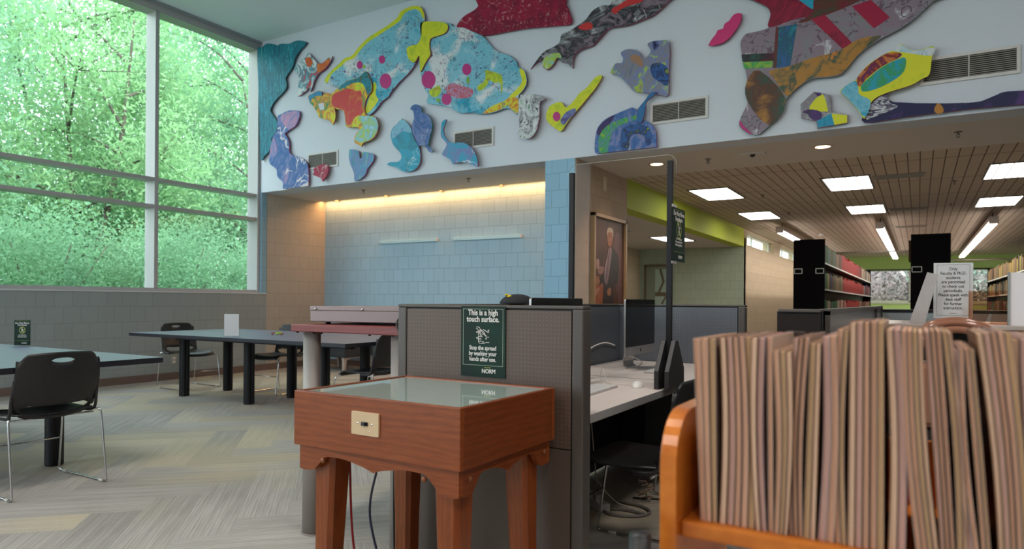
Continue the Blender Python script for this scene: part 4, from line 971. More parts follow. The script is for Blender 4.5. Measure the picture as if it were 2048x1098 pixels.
dup(sp0, (.32, 7.91, ZS), 0, 'sprinkler head in the soffit at far right')
for lab, q in (('sprinkler head in the slatted ceiling above the left light panels', (1525, 390)), ('sprinkler head in the slatted ceiling right of the grey diffuser', (1909, 361)), ('farther sprinkler head at right in the slatted ceiling', (1902, 407)), ('small sprinkler head near the left stack', (1578, 425))):
    h_ = hit(q[0], q[1], 2, ZS + .012); dup(sp0, (h_.x, h_.y, ZS + .012), 0, lab)
t = thing('smoke_detector', 'small white smoke detector on the slatted ceiling above the left stack', 'smoke detector', tuple(hit(1643, 468, 2, ZS + .012)))
b = MB(); b.lathe([(.06, 0), (.06, -.02), (.035, -.04)]); b.build('body', WHITEP, t)
t = thing('security_camera', 'white ceiling camera plate with black dome lens in the soffit', 'camera', (-1.61, 7.96, ZS))
b = MB(); b.box(-.14, .14, -.07, .07, -.012, 0); b.build('plate', plain('camera_white', (.55, .50, .46), .4), t); b = MB(); b.sphere((0, 0, -.012), .03); b.build('lens', BLACKP, t)
# cove light in the recess
t = thing('cove_light', 'warm strip light glowing in the slot above the recess wall', 'strip light', (-6.37, 8.47, ZS + .06))
b = MB(); b.box(-2.5, 2.5, -.07, .05, .03, .05); b.build('housing', WHITEP, t)
b = MB(); b.box(-2.5, 2.5, -.03, .03, .0, .03); b.build('tube', emit('cove_tube', (1, .58, .26), 3), t)
b = MB()
for k in range(5): b.box(-2.2 + k * 1.1, -2.18 + k * 1.1, -.08, .08, -.05, -.0)
b.build('brackets', plain('bracket', (.4, .3, .2), .5), t)
light('cove_area', 'AREA', (-6.37, 8.47, ZS + .03), 38, (1, .48, .17), (R(0), 0, 0), shape='RECTANGLE', size=5.0, size_y=.06)

# ------------------------------------------------------------------ recess rails, outlets, wall vents
RM = plain('pale_rail', (.55, .70, .72), .35, var=.02)
for lab, xa, xb, z in (('short pale hanging rail on the recess wall, left one', -7.62, -6.45, 2.065), ('longer pale hanging rail on the recess wall, right one', -6.15, -4.94, 2.06)):
    t = thing('display_rail', lab, 'rail', ((xa + xb) / 2, YR, z), 0, 'pale display rails'); h = (xb - xa) / 2
    b = MB(); b.box(-h, h, -.035, 0, -.015, .022); b.box(-h, h, -.05, -.035, .010, .022); b.build('rail', RM, t); b = MB(); b.box(-h - .006, -h, -.052, 0, -.017, .024); b.build('end_cap', WHITEP, t); b = MB(); b.box(h, h + .006, -.052, 0, -.017, .024); b.build('end_cap', WHITEP, t)
t = thing('wall_outlet', 'double power outlet low on the grey block wall behind the chair', 'outlet', (XW, 5.76, .27), R(90))
b = MB(); b.box(-.038, .038, -.008, 0, -.06, .06); b.build('cover_plate', plain('outlet_plate', (.42, .38, .33), .5), t)
b = MB()
for z in (.025, -.025): b.box(-.018, .018, -.011, -.008, z - .015, z + .015)
b.build('sockets', WHITEP, t)
t = thing('wall_switch', 'cream wall plate high on the portrait wall', 'wall plate', (XP, 8.05, 2.62), R(90))
b = MB(); b.box(-.05, .05, -.008, 0, -.09, .09); b.build('plate', plain('plate_cream', (.62, .48, .34), .5), t)
VD = plain('vent_void', (.006, .006, .007), .9); VF = plain('vent_frame_white', (.56, .54, .52), .5); VS = plain('vent_slat', (.30, .28, .25), .5)
def wall_vent(lab, x0, x1, z0, z1):
    t = thing('air_vent', lab, 'air vent', ((x0 + x1) / 2, YM, (z0 + z1) / 2), 0, 'louvred vents in the mural wall'); a, c = (x1 - x0) / 2, (z1 - z0) / 2; f = .028
    b = MB(); b.box(-a, a, -.014, 0, c - f, c); b.box(-a, a, -.014, 0, -c, -c + f); b.box(-a, -a + f, -.014, 0, -c + f, c - f); b.box(a - f, a, -.014, 0, -c + f, c - f); b.box(-.004, .004, -.013, 0, -c + f, c - f); b.build('frame', VF, t, .002)
    b = MB(); b.box(-a + f, a - f, -.002, -.0005, -c + f, c - f); b.build('dark_void', VD, t)
    b = MB(); n_ = 11
    for k in range(n_):
        z = -c + f + (k + .5) * (2 * c - 2 * f) / n_; b.poly([(-.011, z - .004), (-.010, z - .0055), (-.003, z + .003), (-.004, z + .0045)], 0, -a + f, a - f)
    b.build('louvres', VS, t)
wall_vent('small louvred vent above the little red piece at left', -7.865, -7.238, 3.058, 3.30)
wall_vent('louvred vent behind the small teal whale-shaped piece', -5.19, -4.57, 3.065, 3.308)
wall_vent('louvred vent right of the blue swirl disc', -2.54, -1.91, 3.063, 3.302)
wall_vent('widest louvred vent at upper right', .0, .735, 3.10, 3.345)

# ------------------------------------------------------------------ portrait
XPP = XP + .045
t = thing('framed_portrait', 'tall framed oil portrait of a grey-haired person in a dark suit', 'painting', (XP, 8.16, 1.5)); oy, oz = 8.16, 1.5
FRW = plain('pale_gold_wood', (.36, .24, .13), .4, var=.08)
y0, y1, z0, z1 = 7.62, 8.70, .80, 2.215
b = MB()
for q in ((y0, y1, z1 - .045, z1), (y0, y1, z0, z0 + .045), (y0, y0 + .045, z0, z1), (y1 - .045, y1, z0, z1)): b.box(.002, .062, q[0] - oy, q[1] - oy, q[2] - oz, q[3] - oz)
b.build('frame', FRW, t, .004)
b = MB(); b.box(.004, .030, y0 + .045 - oy, y1 - .045 - oy, z0 + .045 - oz, z1 - .045 - oz); cv_ = b.build('canvas', paint('canvas_dark', [(.035, .014, .008), (.085, .032, .016), (.05, .02, .012)], 2.2), t)
def onc(L, d=0.):
    out = []
    for x, y in L:
        h_ = hit(1160 + x / 5.23, 410 + y / 5.23, 0, XP + .032); out.append((min(max(h_.y, y0 + .046), y1 - .046) - oy, max(h_.z, z0 + .05) - oz))
    return out
def dab(name, L, mt, lift, parent, sm=True):
    P_ = onc(L); P_ = smooth2(P_, 3) if sm else P_; b = MB(); b.poly(P_, 0, .030, .030 + lift); return b.build(name, mt, parent)
dab('backdrop', [(350, 380), (440, 350), (440, 1000), (400, 1000)], paint('pt_mauve', [(.09, .035, .035), (.16, .07, .07)], 4), .0006, cv_)
dab('desk', [(120, 760), (250, 800), (250, 1100), (120, 1100)], paint('pt_desk', [(.20, .05, .02), (.34, .11, .05)], 4), .0008, cv_)
dab('papers', [(130, 930), (180, 870), (205, 880), (150, 970)], paint('pt_paper', [(.35, .16, .11), (.45, .25, .2)], 8), .0012, cv_)
dab('books', [(190, 650), (250, 650), (248, 710), (195, 720)], paint('pt_books', [(.20, .10, .09), (.30, .16, .14)], 12), .0011, cv_)
dab('candle', [(172, 572), (200, 572), (200, 660), (172, 660)], paint('pt_candle', [(.30, .17, .15), (.36, .22, .2)], 8), .0012, cv_)
dab('suit', [(292, 470), (340, 450), (385, 500), (405, 580), (398, 800), (350, 860), (340, 1100), (240, 1100), (245, 830), (200, 840), (180, 790), (240, 720), (265, 600)], paint('pt_suit', [(.012, .008, .008), (.035, .02, .02)], 4), .0014, cv_)
dab('shirt', [(300, 462), (330, 450), (325, 560), (285, 820), (255, 780), (262, 640), (290, 520)], paint('pt_shirt', [(.20, .13, .15), (.32, .22, .24)], 8), .0018, cv_)
dab('tie', [(305, 480), (316, 478), (300, 640), (283, 800), (266, 790), (285, 600)], paint('pt_tie', [(.10, .06, .09), (.17, .11, .14)], 8), .0022, cv_)
dab('head', [(282, 290), (300, 262), (330, 262), (342, 300), (340, 380), (325, 430), (305, 432), (290, 390)], paint('pt_skin', [(.22, .09, .045), (.36, .16, .085)], 5), .0024, cv_)
dab('hair', [(280, 300), (288, 250), (315, 236), (345, 262), (346, 330), (338, 330), (332, 290), (300, 285), (288, 310)], paint('pt_hair', [(.30, .25, .19), (.45, .38, .30)], 14), .0027, cv_)
for e in ((300, 333), (322, 333)): dab('eye', [(e[0] - 6, e[1]), (e[0], e[1] - 4), (e[0] + 6, e[1]), (e[0], e[1] + 4)], paint('pt_dark', [(.02, .01, .01), (.04, .02, .015)], 4), .003, cv_)
dab('mouth', [(300, 392), (310, 389), (322, 392), (310, 396)], paint('pt_lip', [(.14, .03, .02), (.2, .05, .03)], 4), .003, cv_)
dab('hand', [(165, 780), (190, 762), (208, 790), (200, 825), (170, 825)], paint('pt_skin', [], 1), .0026, cv_)
dab('hand', [(290, 880), (318, 862), (326, 900), (318, 945), (292, 945), (282, 915)], paint('pt_skin', [], 1), .0026, cv_)

# ------------------------------------------------------------------ painted cut-out panels of the mural
CL = dict(white=(.62, .64, .66), ltblue=(.18, .46, .58), cyan=(.01, .30, .46), teal=(.01, .22, .30), dteal=(.008, .08, .13), navy=(.008, .01, .06), blue=(.02, .10, .30), lav=(.15, .19, .40), purple=(.07, .025, .15), pink=(.42, .22, .38), mag=(.42, .004, .16), red=(.52, .03, .03), dred=(.16, .003, .025), crim=(.30, .005, .04), yel=(.62, .62, .02), lime=(.35, .48, .02), green=(.03, .28, .08), dgreen=(.01, .07, .05), orange=(.60, .20, .02), ochre=(.36, .17, .03), brown=(.08, .03, .015), black=(.01, .01, .015), grey=(.20, .20, .22), mauve=(.22, .165, .21))
def pm(key, names, **k): return paint('art_' + key, [CL[x] for x in names], **k)
ZA, ZB, ZD, ZE = (500, 0, 2.745), (800, 0, 2.745), (1050, 0, 2.745), (1400, 0, 3.161)
PINKEDGE = plain('art_edge_pink', (.30, .03, .10), .6)
def piece(label, fr, pts, mat, over=(), yf=YM - .050, dots=(), n=3, edge=None, name='painted_cutout', cleat=-.0015):
    def P(L): return [(lambda v: (v.x, v.z))(hit(fr[0] + x / fr[2], fr[1] + y / fr[2], 1, yf)) for x, y in L]
    def cl(L): return [(x, min(max(z, ZS + .008), ZC - .02)) for x, z in L]
    o = smooth2(P(pts), n); cx = sum(p[0] for p in o) / len(o); cz = sum(p[1] for p in o) / len(o); o = cl(o)
    t = thing(name, label, 'wall art', (cx, YM, cz), 0, 'painted cut-out shapes on the mural wall'); loc = lambda L: [(x - cx, z - cz) for x, z in L]
    b = MB(); b.poly(loc(o), 1, yf - YM, yf - YM + .022, 0, 1); b.build('board', [mat, edge or PINKEDGE], t)
    rad = min(max(p[0] for p in o) - min(p[0] for p in o), max(p[1] for p in o) - min(p[1] for p in o)) * .12
    # cleat joining board and wall: centred on the widest inner triangle of the outline
    b = MB(); best = None
    for k in range(0, len(o), 2):
        for q in (len(o) // 3, len(o) // 2):
            a_, c_ = o[k], o[(k + q) % len(o)]; mx, mz = (a_[0] + c_[0]) / 2, (a_[1] + c_[1]) / 2
            ins_ = False
            for i_ in range(len(o)):
                (xa, za), (xb, zb) = o[i_], o[(i_ + 1) % len(o)]
                if (za > mz) != (zb > mz) and mx < (xb - xa) * (mz - za) / (zb - za) + xa: ins_ = not ins_
            if ins_:
                dmin = 9.
                for i_ in range(len(o)):
                    (xa, za), (xb, zb) = o[i_], o[(i_ + 1) % len(o)]; L2 = (xb - xa) ** 2 + (zb - za) ** 2 or 1e-9
                    u_ = max(0, min(1, ((mx - xa) * (xb - xa) + (mz - za) * (zb - za)) / L2)); dmin = min(dmin, math.hypot(mx - xa - u_ * (xb - xa), mz - za - u_ * (zb - za)))
                if best is None or dmin > best[0]: best = (dmin, mx - cx, mz - cz)
    if best: r_ = best[0] * .45; b.box(best[1] - r_, best[1] + r_, yf - YM + .022, cleat, best[2] - r_, best[2] + r_); b.build('wall_cleat', BLACKM, t)
    def inside_clip(L): return L
    for k, (op, om) in enumerate(over):
        q = smooth2(P(op), 3) if len(op) > 4 else P(op); b = MB(); b.poly(loc(cl(q)), 1, yf - YM - .0012 - .0003 * k, yf - YM); b.build('painted_patch', om, t)
    for (x, y, rx_, ry_), om in dots:
        q = P([(x + rx_ * math.cos(2 * PI * i / 24), y + ry_ * math.sin(2 * PI * i / 24)) for i in range(24)]); b = MB(); b.poly(loc(q), 1, yf - YM - .0035, yf - YM); b.build('painted_dot', om, t)
    return t
MAG = plain('art_magenta', CL['mag'], .5, var=.05)
WHALE = pm('whale', ['cyan', 'ltblue', 'ltblue', 'white', 'white'], scale=2.0, dist=.8, fleck=(.05, .12, .14), fs=22, fth=.62, seed=2, lines=[((.03, .05, .08), 11, .012, .47), ((.12, .02, .16), 8, .010, .56)])
piece('tall teal streaked piece at the left end of the mural wall', ZA, [(40, 270), (65, 262), (90, 240), (130, 242), (150, 250), (170, 240), (215, 240), (240, 228), (270, 222), (306, 230), (300, 250), (275, 275), (245, 325), (235, 365), (205, 410), (195, 430), (200, 455), (198, 485), (170, 520), (140, 550), (112, 600), (125, 630), (148, 665), (150, 700), (140, 725), (118, 760), (120, 790), (105, 830), (80, 855), (60, 880), (55, 780), (50, 600), (45, 450)],
      pm('teal_streak', ['dteal', 'teal', 'dteal', 'teal', 'cyan'], scale=5, dist=.4, stretch=(6, 1, .7), fleck=(.10, .55, .55), fs=6, fth=.60), edge=plain('art_edge_dark', (.01, .05, .06), .6))
piece('small white piece with red and teal smears near the left', ZA, [(320, 290), (335, 305), (360, 335), (375, 348), (400, 345), (430, 315), (450, 308), (440, 340), (410, 380), (375, 405), (350, 450), (335, 500), (325, 495), (325, 480), (300, 505), (270, 525), (258, 525), (262, 490), (268, 440), (262, 405), (245, 400), (240, 385), (255, 350), (285, 325), (305, 315)],
      pm('whitered', ['white', 'white', 'teal', 'red', 'red'], scale=5, dist=1.5), over=[([(305, 320), (330, 315), (345, 345), (325, 370), (308, 350)], pm('redsmear', ['red', 'orange'], scale=8)), ([(375, 350), (400, 348), (435, 318), (438, 340), (408, 375), (375, 400), (368, 375)], pm('redsmear', ['red']))])
piece('long pale blue panel with yellow rim, left half of the pair', ZA, [(410, 440), (440, 395), (490, 350), (520, 320), (560, 305), (600, 255), (640, 215), (690, 180), (740, 150), (775, 125), (810, 95), (825, 65), (860, 45), (900, 32), (935, 38), (955, 70), (960, 110), (945, 200), (925, 310), (880, 390), (820, 450), (770, 510), (760, 530), (720, 560), (700, 590), (665, 625), (640, 632), (600, 560), (560, 500), (500, 480), (440, 470)], WHALE,
      over=[([(410, 440), (440, 395), (490, 350), (520, 320), (560, 305), (600, 255), (640, 215), (690, 180), (740, 150), (775, 125), (810, 95), (825, 65), (860, 45), (900, 32), (935, 38), (955, 70), (958, 105), (945, 90), (930, 60), (900, 50), (865, 62), (840, 85), (825, 112), (785, 142), (745, 168), (700, 198), (650, 230), (610, 270), (570, 320), (530, 335), (500, 365), (450, 405), (425, 455)], pm('yelrim', ['lime', 'yel', 'yel'], scale=5)), ([(680, 450), (695, 470), (690, 520), (705, 545), (690, 575), (650, 620), (632, 610), (650, 550), (668, 500)], pm('yelrim', []))],
      dots=[((603, 357, 16, 22), MAG), ((725, 327, 17, 23), MAG), ((745, 445, 32, 42), MAG), ((627, 365, 8, 10), pm('spotgreen', ['green', 'lime'], scale=3))])
piece('big pale blue whale-like panel with magenta discs, right half of the pair', ZB, [(110, 150), (130, 118), (265, 125), (290, 145), (350, 152), (400, 175), (450, 195), (500, 250), (530, 280), (570, 295), (610, 310), (640, 340), (650, 370), (685, 390), (697, 450), (680, 490), (655, 520), (650, 545), (658, 600), (640, 628), (610, 600), (570, 597), (500, 622), (430, 625), (400, 618), (330, 620), (290, 600), (270, 588), (200, 575), (170, 570), (145, 560), (155, 520), (130, 480), (118, 430), (110, 380), (105, 310), (120, 240)], WHALE,
      over=[([(455, 620), (510, 580), (570, 555), (610, 530), (650, 545), (656, 600), (640, 622), (610, 598), (590, 580), (560, 598), (500, 618)], pm('fire', ['ochre', 'orange', 'yel', 'purple'], scale=7)), ([(655, 380), (683, 392), (694, 450), (678, 488), (655, 515), (625, 535), (600, 530), (650, 480), (670, 440)], pm('yelrim', [])), ([(468, 385), (500, 392), (530, 400), (560, 420), (562, 500), (555, 510), (550, 455), (520, 455), (490, 440), (480, 465), (450, 495), (425, 495), (430, 470), (460, 450), (470, 420)], pm('olivey', ['yel', 'lime', 'ochre'], scale=8)), ([(160, 500), (190, 480), (215, 470), (225, 500), (205, 530), (175, 530)], pm('olivey', [])), ([(250, 480), (290, 455), (330, 470), (400, 490), (390, 530), (340, 540), (290, 535), (260, 510)], pm('coral', ['ltblue', 'pink', 'red', 'ltblue'], scale=12, dist=3))],
      dots=[((157, 438, 38, 48), MAG), ((367, 381, 25, 32), MAG), ((256, 545, 27, 32), MAG), ((374, 440, 9, 20), pm('spotgreen', [])), ((210, 550, 12, 10), pm('spotgreen', []))], edge=pm('edge_r', ['purple', 'dred'], scale=4))
piece('yellow splash shape bridging the two pale blue panels', ZA, [(945, 130), (970, 118), (1030, 118), (1080, 130), (1085, 160), (1065, 185), (1020, 200), (990, 215), (985, 260), (990, 300), (965, 340), (945, 380), (935, 390), (930, 330), (927, 305), (905, 340), (880, 335), (865, 310), (860, 265), (885, 250), (920, 240), (940, 195)],
      pm('yelsplash', ['lime', 'yel', 'yel'], scale=6, fleck=(.22, .28, .02), fs=30, fth=.6), yf=YM - .075, cleat=-.0519)
piece('red, yellow and green creature-like piece over the left panel', ZA, [(318, 528), (340, 515), (375, 498), (395, 505), (395, 525), (420, 510), (450, 512), (480, 485), (530, 445), (580, 430), (600, 420), (635, 390), (655, 420), (668, 460), (668, 500), (645, 530), (632, 565), (628, 600), (640, 632), (680, 638), (700, 665), (705, 700), (685, 750), (650, 775), (620, 785), (610, 805), (590, 790), (575, 785), (575, 750), (590, 725), (600, 710), (585, 698), (540, 700), (525, 685), (520, 640), (510, 605), (480, 600), (465, 595), (470, 640), (455, 685), (440, 665), (415, 655), (380, 645), (370, 620), (345, 580), (330, 565)],
      pm('creature', ['lime', 'yel', 'orange', 'green', 'dgreen'], scale=5, dist=2), yf=YM - .075, cleat=-.0519,
      over=[([(455, 520), (500, 500), (540, 485), (580, 500), (610, 500), (615, 560), (620, 620), (580, 640), (545, 690), (525, 660), (515, 605), (470, 590), (450, 570)], pm('creature_red', ['red', 'red', 'orange'], scale=5)), ([(485, 485), (530, 447), (580, 432), (600, 422), (635, 392), (655, 420), (666, 460), (664, 500), (645, 520), (620, 460), (570, 455), (520, 480), (490, 490)], pm('creature_teal', ['dteal', 'teal', 'dgreen', 'ochre'], scale=7)), ([(322, 528), (340, 517), (375, 500), (393, 506), (390, 525), (350, 530), (330, 560)], pm('creature_blue', ['cyan', 'blue'], scale=6)), ([(600, 640), (680, 642), (697, 665), (702, 700), (683, 748), (650, 772), (612, 782), (580, 770), (580, 750), (600, 715), (620, 690)], pm('creature_pale', ['white', 'ltblue', 'lime', 'white'], scale=6)), ([(375, 570), (405, 565), (408, 600), (385, 605)], WALLP)])
piece('pink and blue marbled figure-like piece at lower left', ZA, [(152, 640), (175, 625), (200, 610), (235, 606), (272, 612), (268, 650), (250, 690), (215, 715), (192, 735), (205, 755), (215, 790), (215, 830), (230, 850), (260, 860), (295, 875), (318, 910), (320, 1020), (290, 1028), (200, 1035), (180, 1035), (180, 1000), (150, 970), (145, 930), (110, 900), (105, 860), (118, 800), (125, 750), (150, 710)],
      pm('marble', ['blue', 'lav', 'blue', 'lav', 'pink'], scale=2.2, dist=1.5, lines=[((.60, .55, .60), 2.6, .022, .45)]), over=[([(175, 630), (235, 610), (268, 616), (262, 650), (248, 685), (215, 710), (190, 690), (170, 660)], pm('pinkish', ['pink', 'pink', 'lav', 'pink'], scale=3)), ([(110, 830), (125, 760), (140, 780), (150, 830), (135, 858), (112, 855)], pm('pinkish', []))])
piece('small crimson and white piece just below the left vent', ZA, [(350, 925), (385, 905), (425, 905), (428, 945), (400, 995), (385, 975), (345, 960), (352, 945)], pm('crimwhite', ['crim', 'crim', 'white'], scale=7), yf=YM - .075)
piece('small green and blue goblet-shaped piece', ZA, [(548, 820), (595, 830), (602, 865), (612, 868), (622, 835), (680, 850), (672, 890), (645, 925), (635, 955), (610, 980), (575, 995), (570, 950), (550, 900), (543, 860)], pm('goblet', ['lime', 'teal', 'lav', 'cyan', 'lime'], scale=4, stretch=(3, 1, 1)))
piece('blue seahorse-like swirl piece, body half', ZA, [(775, 720), (795, 690), (825, 675), (835, 650), (850, 680), (880, 695), (900, 760), (925, 800), (935, 850), (930, 900), (900, 935), (850, 943), (820, 930), (790, 915), (752, 905), (770, 890), (810, 888), (830, 870), (825, 840), (790, 800), (775, 760)], pm('swirlbody', ['blue', 'teal', 'cyan', 'teal'], scale=3, dist=1, lines=[((.30, .50, .60), 4, .01, .5)]), over=[([(778, 722), (797, 693), (835, 655), (880, 698), (880, 730), (840, 720), (800, 750), (782, 760)], pm('lavender', ['lav', 'ltblue', 'lav'], scale=5))])
piece('lavender wing-shaped piece overlapping the blue swirl', ZA, [(890, 580), (915, 573), (940, 590), (945, 615), (975, 630), (995, 660), (1000, 700), (985, 760), (980, 800), (1005, 828), (985, 835), (960, 800), (930, 800), (915, 780), (890, 720), (890, 680), (900, 650), (895, 610), (880, 600)], pm('wing', ['lav', 'blue', 'lav', 'ltblue'], scale=2.5, lines=[((.01, .02, .08), 14, .015, .48)]), yf=YM - .075, cleat=-.0519, edge=plain('art_edge_green', (.03, .18, .08), .6))
piece('small teal whale-tail piece over the second vent', ZB, [(255, 655), (240, 700), (240, 730), (260, 770), (290, 785), (340, 782), (380, 800), (410, 835), (425, 880), (425, 920), (400, 905), (370, 895), (330, 888), (290, 900), (280, 880), (250, 860), (230, 845), (255, 800), (250, 780), (225, 750), (225, 710), (230, 670)], pm('tealwhale', ['teal', 'cyan', 'lav', 'teal'], scale=3, lines=[((.5, .55, .6), 4, .012, .56)]), yf=YM - .075, cleat=-.016)
piece('hanging white, green and black piece right of the whale-like panel', ZB, [(655, 530), (685, 518), (740, 518), (800, 540), (770, 560), (765, 600), (765, 650), (750, 710), (730, 745), (700, 765), (660, 752), (645, 735), (655, 700), (650, 640), (650, 600)], pm('wgb', ['green', 'white', 'grey', 'white'], scale=5, fleck=(.02, .02, .03), fs=12, fth=.56), yf=YM - .075)
piece('dark red marbled panel at the top centre', ZB, [(310, 145), (350, 90), (400, 60), (430, 30), (440, -30), (870, -30), (910, 20), (935, 80), (938, 130), (850, 142), (700, 155), (580, 175), (460, 195), (400, 172), (350, 152)], pm('darkred', ['dred', 'crim', 'dred', 'crim'], scale=2.2, dist=1, fleck=(.55, .28, .30), fs=13, fth=.59))
piece('long grey and red diagonal piece with forked tip', ZD, [(30, 380), (80, 310), (110, 280), (160, 255), (190, 230), (200, 190), (240, 170), (290, 140), (335, 105), (370, 60), (420, 30), (465, 28), (480, 0), (500, -40), (830, -40), (790, 5), (750, 45), (700, 85), (640, 110), (560, 140), (480, 150), (450, 165), (400, 220), (370, 250), (310, 270), (275, 300), (262, 340), (262, 375), (235, 350), (200, 340), (175, 320), (155, 355), (125, 382), (100, 370), (95, 330), (60, 350)], pm('greyred', ['white', 'grey', 'black', 'mauve', 'black'], scale=3.2, dist=.8, lines=[((.55, .52, .56), 3, .008, .5)], rot=.5, stretch=(1, 1, 2), fleck=(.5, .48, .5), fs=10, fth=.66),
      over=[([(292, 150), (320, 130), (350, 122), (370, 135), (368, 158), (330, 165), (305, 160)], pm('flatred', ['red', 'red'], scale=4)), ([(478, 50), (520, 25), (560, 0), (650, -20), (640, 10), (560, 35), (520, 55), (500, 75), (480, 70)], pm('flatred', [])), ([(100, 330), (130, 305), (185, 290), (200, 320), (175, 318), (155, 352), (125, 378), (102, 366)], pm('palegreen', ['ltblue', 'lime', 'white'], scale=10))])
piece('yellow-green hooked heart with one magenta dot', ZD, [(115, 635), (130, 590), (160, 568), (200, 560), (225, 590), (270, 550), (300, 510), (340, 480), (380, 430), (415, 412), (422, 425), (390, 480), (350, 530), (300, 590), (240, 660), (200, 720), (160, 700), (125, 670)], pm('hook', ['lime', 'yel', 'lime'], scale=7), over=[([(205, 640), (235, 610), (275, 595), (275, 620), (240, 655), (215, 685), (195, 670)], pm('violet', ['purple', 'lav', 'purple'], scale=9))], dots=[((174, 640, 20, 26), MAG)])
piece('violet and ochre block with bird-like beak', ZD, [(470, 400), (495, 350), (530, 345), (538, 320), (525, 290), (560, 270), (600, 272), (630, 290), (645, 315), (665, 315), (690, 280), (672, 245), (690, 230), (740, 222), (792, 235), (790, 400), (785, 522), (735, 520), (650, 510), (600, 500), (570, 470), (520, 420)], pm('block', ['navy', 'lav', 'grey', 'lav', 'lime', 'mauve'], scale=3, dist=1.5),
      over=[([(500, 360), (540, 350), (560, 280), (620, 300), (640, 330), (600, 400), (570, 440), (530, 410)], pm('slate', ['lav', 'grey', 'blue'], scale=5)), ([(580, 310), (605, 300), (640, 320), (650, 370), (630, 365), (610, 350), (585, 340)], pm('tan_line', ['ochre', 'mauve'], scale=6)), ([(690, 360), (740, 345), (785, 380), (785, 470), (740, 450), (700, 420)], pm('deepblue', ['navy', 'blue', 'navy', 'lime'], scale=6))])
piece('blue swirl disc sitting on the soffit edge', ZD, [(385, 840), (385, 760), (400, 700), (440, 655), (500, 625), (560, 600), (590, 590), (615, 610), (615, 670), (640, 672), (655, 660), (700, 685), (720, 730), (722, 790), (715, 820), (600, 832), (500, 842), (430, 845)], pm('disc', ['mauve', 'lav', 'blue', 'lav', 'mauve', 'white'], scale=4, dist=1.5),
      over=[([(545, 700), (600, 680), (660, 690), (695, 730), (690, 790), (665, 800), (655, 750), (610, 735), (575, 760), (570, 820), (530, 825), (525, 750)], pm('deepblue', [])), ([(400, 745), (400, 705), (440, 660), (490, 632), (480, 660), (430, 720)], pm('nav2', ['navy', 'purple'], scale=4)), ([(405, 760), (440, 700), (510, 660), (612, 632), (612, 655), (540, 680), (480, 730), (460, 800), (450, 840), (410, 838)], pm('greenband', ['lime', 'green', 'lav', 'lime'], scale=5))])
piece('thin dark teal tail rising from the blue swirl disc', ZD, [(720, 505), (690, 510), (650, 560), (620, 600), (612, 660), (640, 672), (660, 600), (665, 560), (700, 530)], pm('tail', ['teal', 'blue', 'teal'], scale=5), yf=YM - .075, cleat=-.0519)
piece('magenta crescent with toothed edge', ZE, [(52, 285), (100, 215), (112, 190), (145, 180), (155, 150), (185, 130), (215, 90), (262, 85), (255, 140), (225, 190), (180, 245), (120, 280)], plain('art_hotpink', (.55, .005, .14), .4), n=2)
big = [(325, -30), (330, 0), (420, 45), (445, 90), (435, 150), (425, 180), (330, 205), (290, 215), (258, 260), (260, 320), (285, 430), (298, 520), (302, 640), (255, 750), (250, 800), (300, 840), (360, 852), (410, 820), (480, 750), (500, 690), (545, 630), (600, 570), (700, 500), (800, 490), (900, 465), (1000, 350), (1120, 260), (1250, 190), (1330, 140), (1400, 80), (1470, 10), (1480, -40)]
piece('largest patchwork panel of mauve, orange and red at upper right', ZE, big, pm('patch_mauve', ['mauve', 'grey', 'mauve', 'mauve', 'white'], scale=5, dist=1.2, lines=[((.12, .08, .11), 7, .02, .5)]), edge=plain('art_edge_green2', (.03, .16, .08), .6),
      over=[([(335, 0), (420, 40), (447, 90), (435, 175), (600, 120), (700, 100), (740, 30), (740, -25), (330, -25)], pm('patch_red', ['crim', 'dred', 'crim', 'orange'], scale=2.5)), ([(600, -20), (740, -20), (735, 30), (715, 60), (640, 10)], pm('patch_cyan', ['cyan', 'cyan'], scale=3)),
            ([(740, -20), (1000, -20), (960, 30), (700, 130), (620, 140), (710, 80)], pm('patch_brown', ['dred', 'brown', 'dgreen'], scale=4)),
            ([(490, 175), (615, 150), (570, 420), (480, 430)], pm('patch_teal', ['teal', 'dteal', 'blue', 'cyan'], scale=4)), ([(480, 170), (498, 172), (485, 430), (462, 430)], pm('patch_brown', [])),
            ([(262, 345), (470, 335), (468, 385), (268, 392)], pm('patch_dark', ['dred', 'black', 'dgreen'], scale=6)), ([(270, 395), (460, 385), (455, 425), (280, 435)], pm('patch_lime', ['lime', 'green', 'lime'], scale=6)),
            ([(700, 120), (790, 95), (1000, 310), (950, 355)], pm('patch_wine', ['crim', 'crim', 'dred'], scale=4)), ([(960, 40), (1080, 0), (1200, 110), (1100, 180)], pm('patch_wine', [])),
            ([(440, 450), (560, 420), (700, 370), (880, 320), (1000, 250), (1140, 225), (1110, 258), (1000, 345), (900, 460), (800, 485), (700, 495), (600, 565), (550, 610), (470, 500)], pm('patch_orange', ['orange', 'ochre', 'ochre', 'dgreen', 'orange'], scale=4, dist=.8)),
            ([(375, 445), (545, 630), (435, 790), (300, 640), (295, 520)], pm('patch_rust', ['ochre', 'brown', 'dgreen', 'ochre'], scale=4, dist=.5)),
            ([(252, 760), (258, 800), (300, 838), (330, 850), (280, 800)], MAG)])
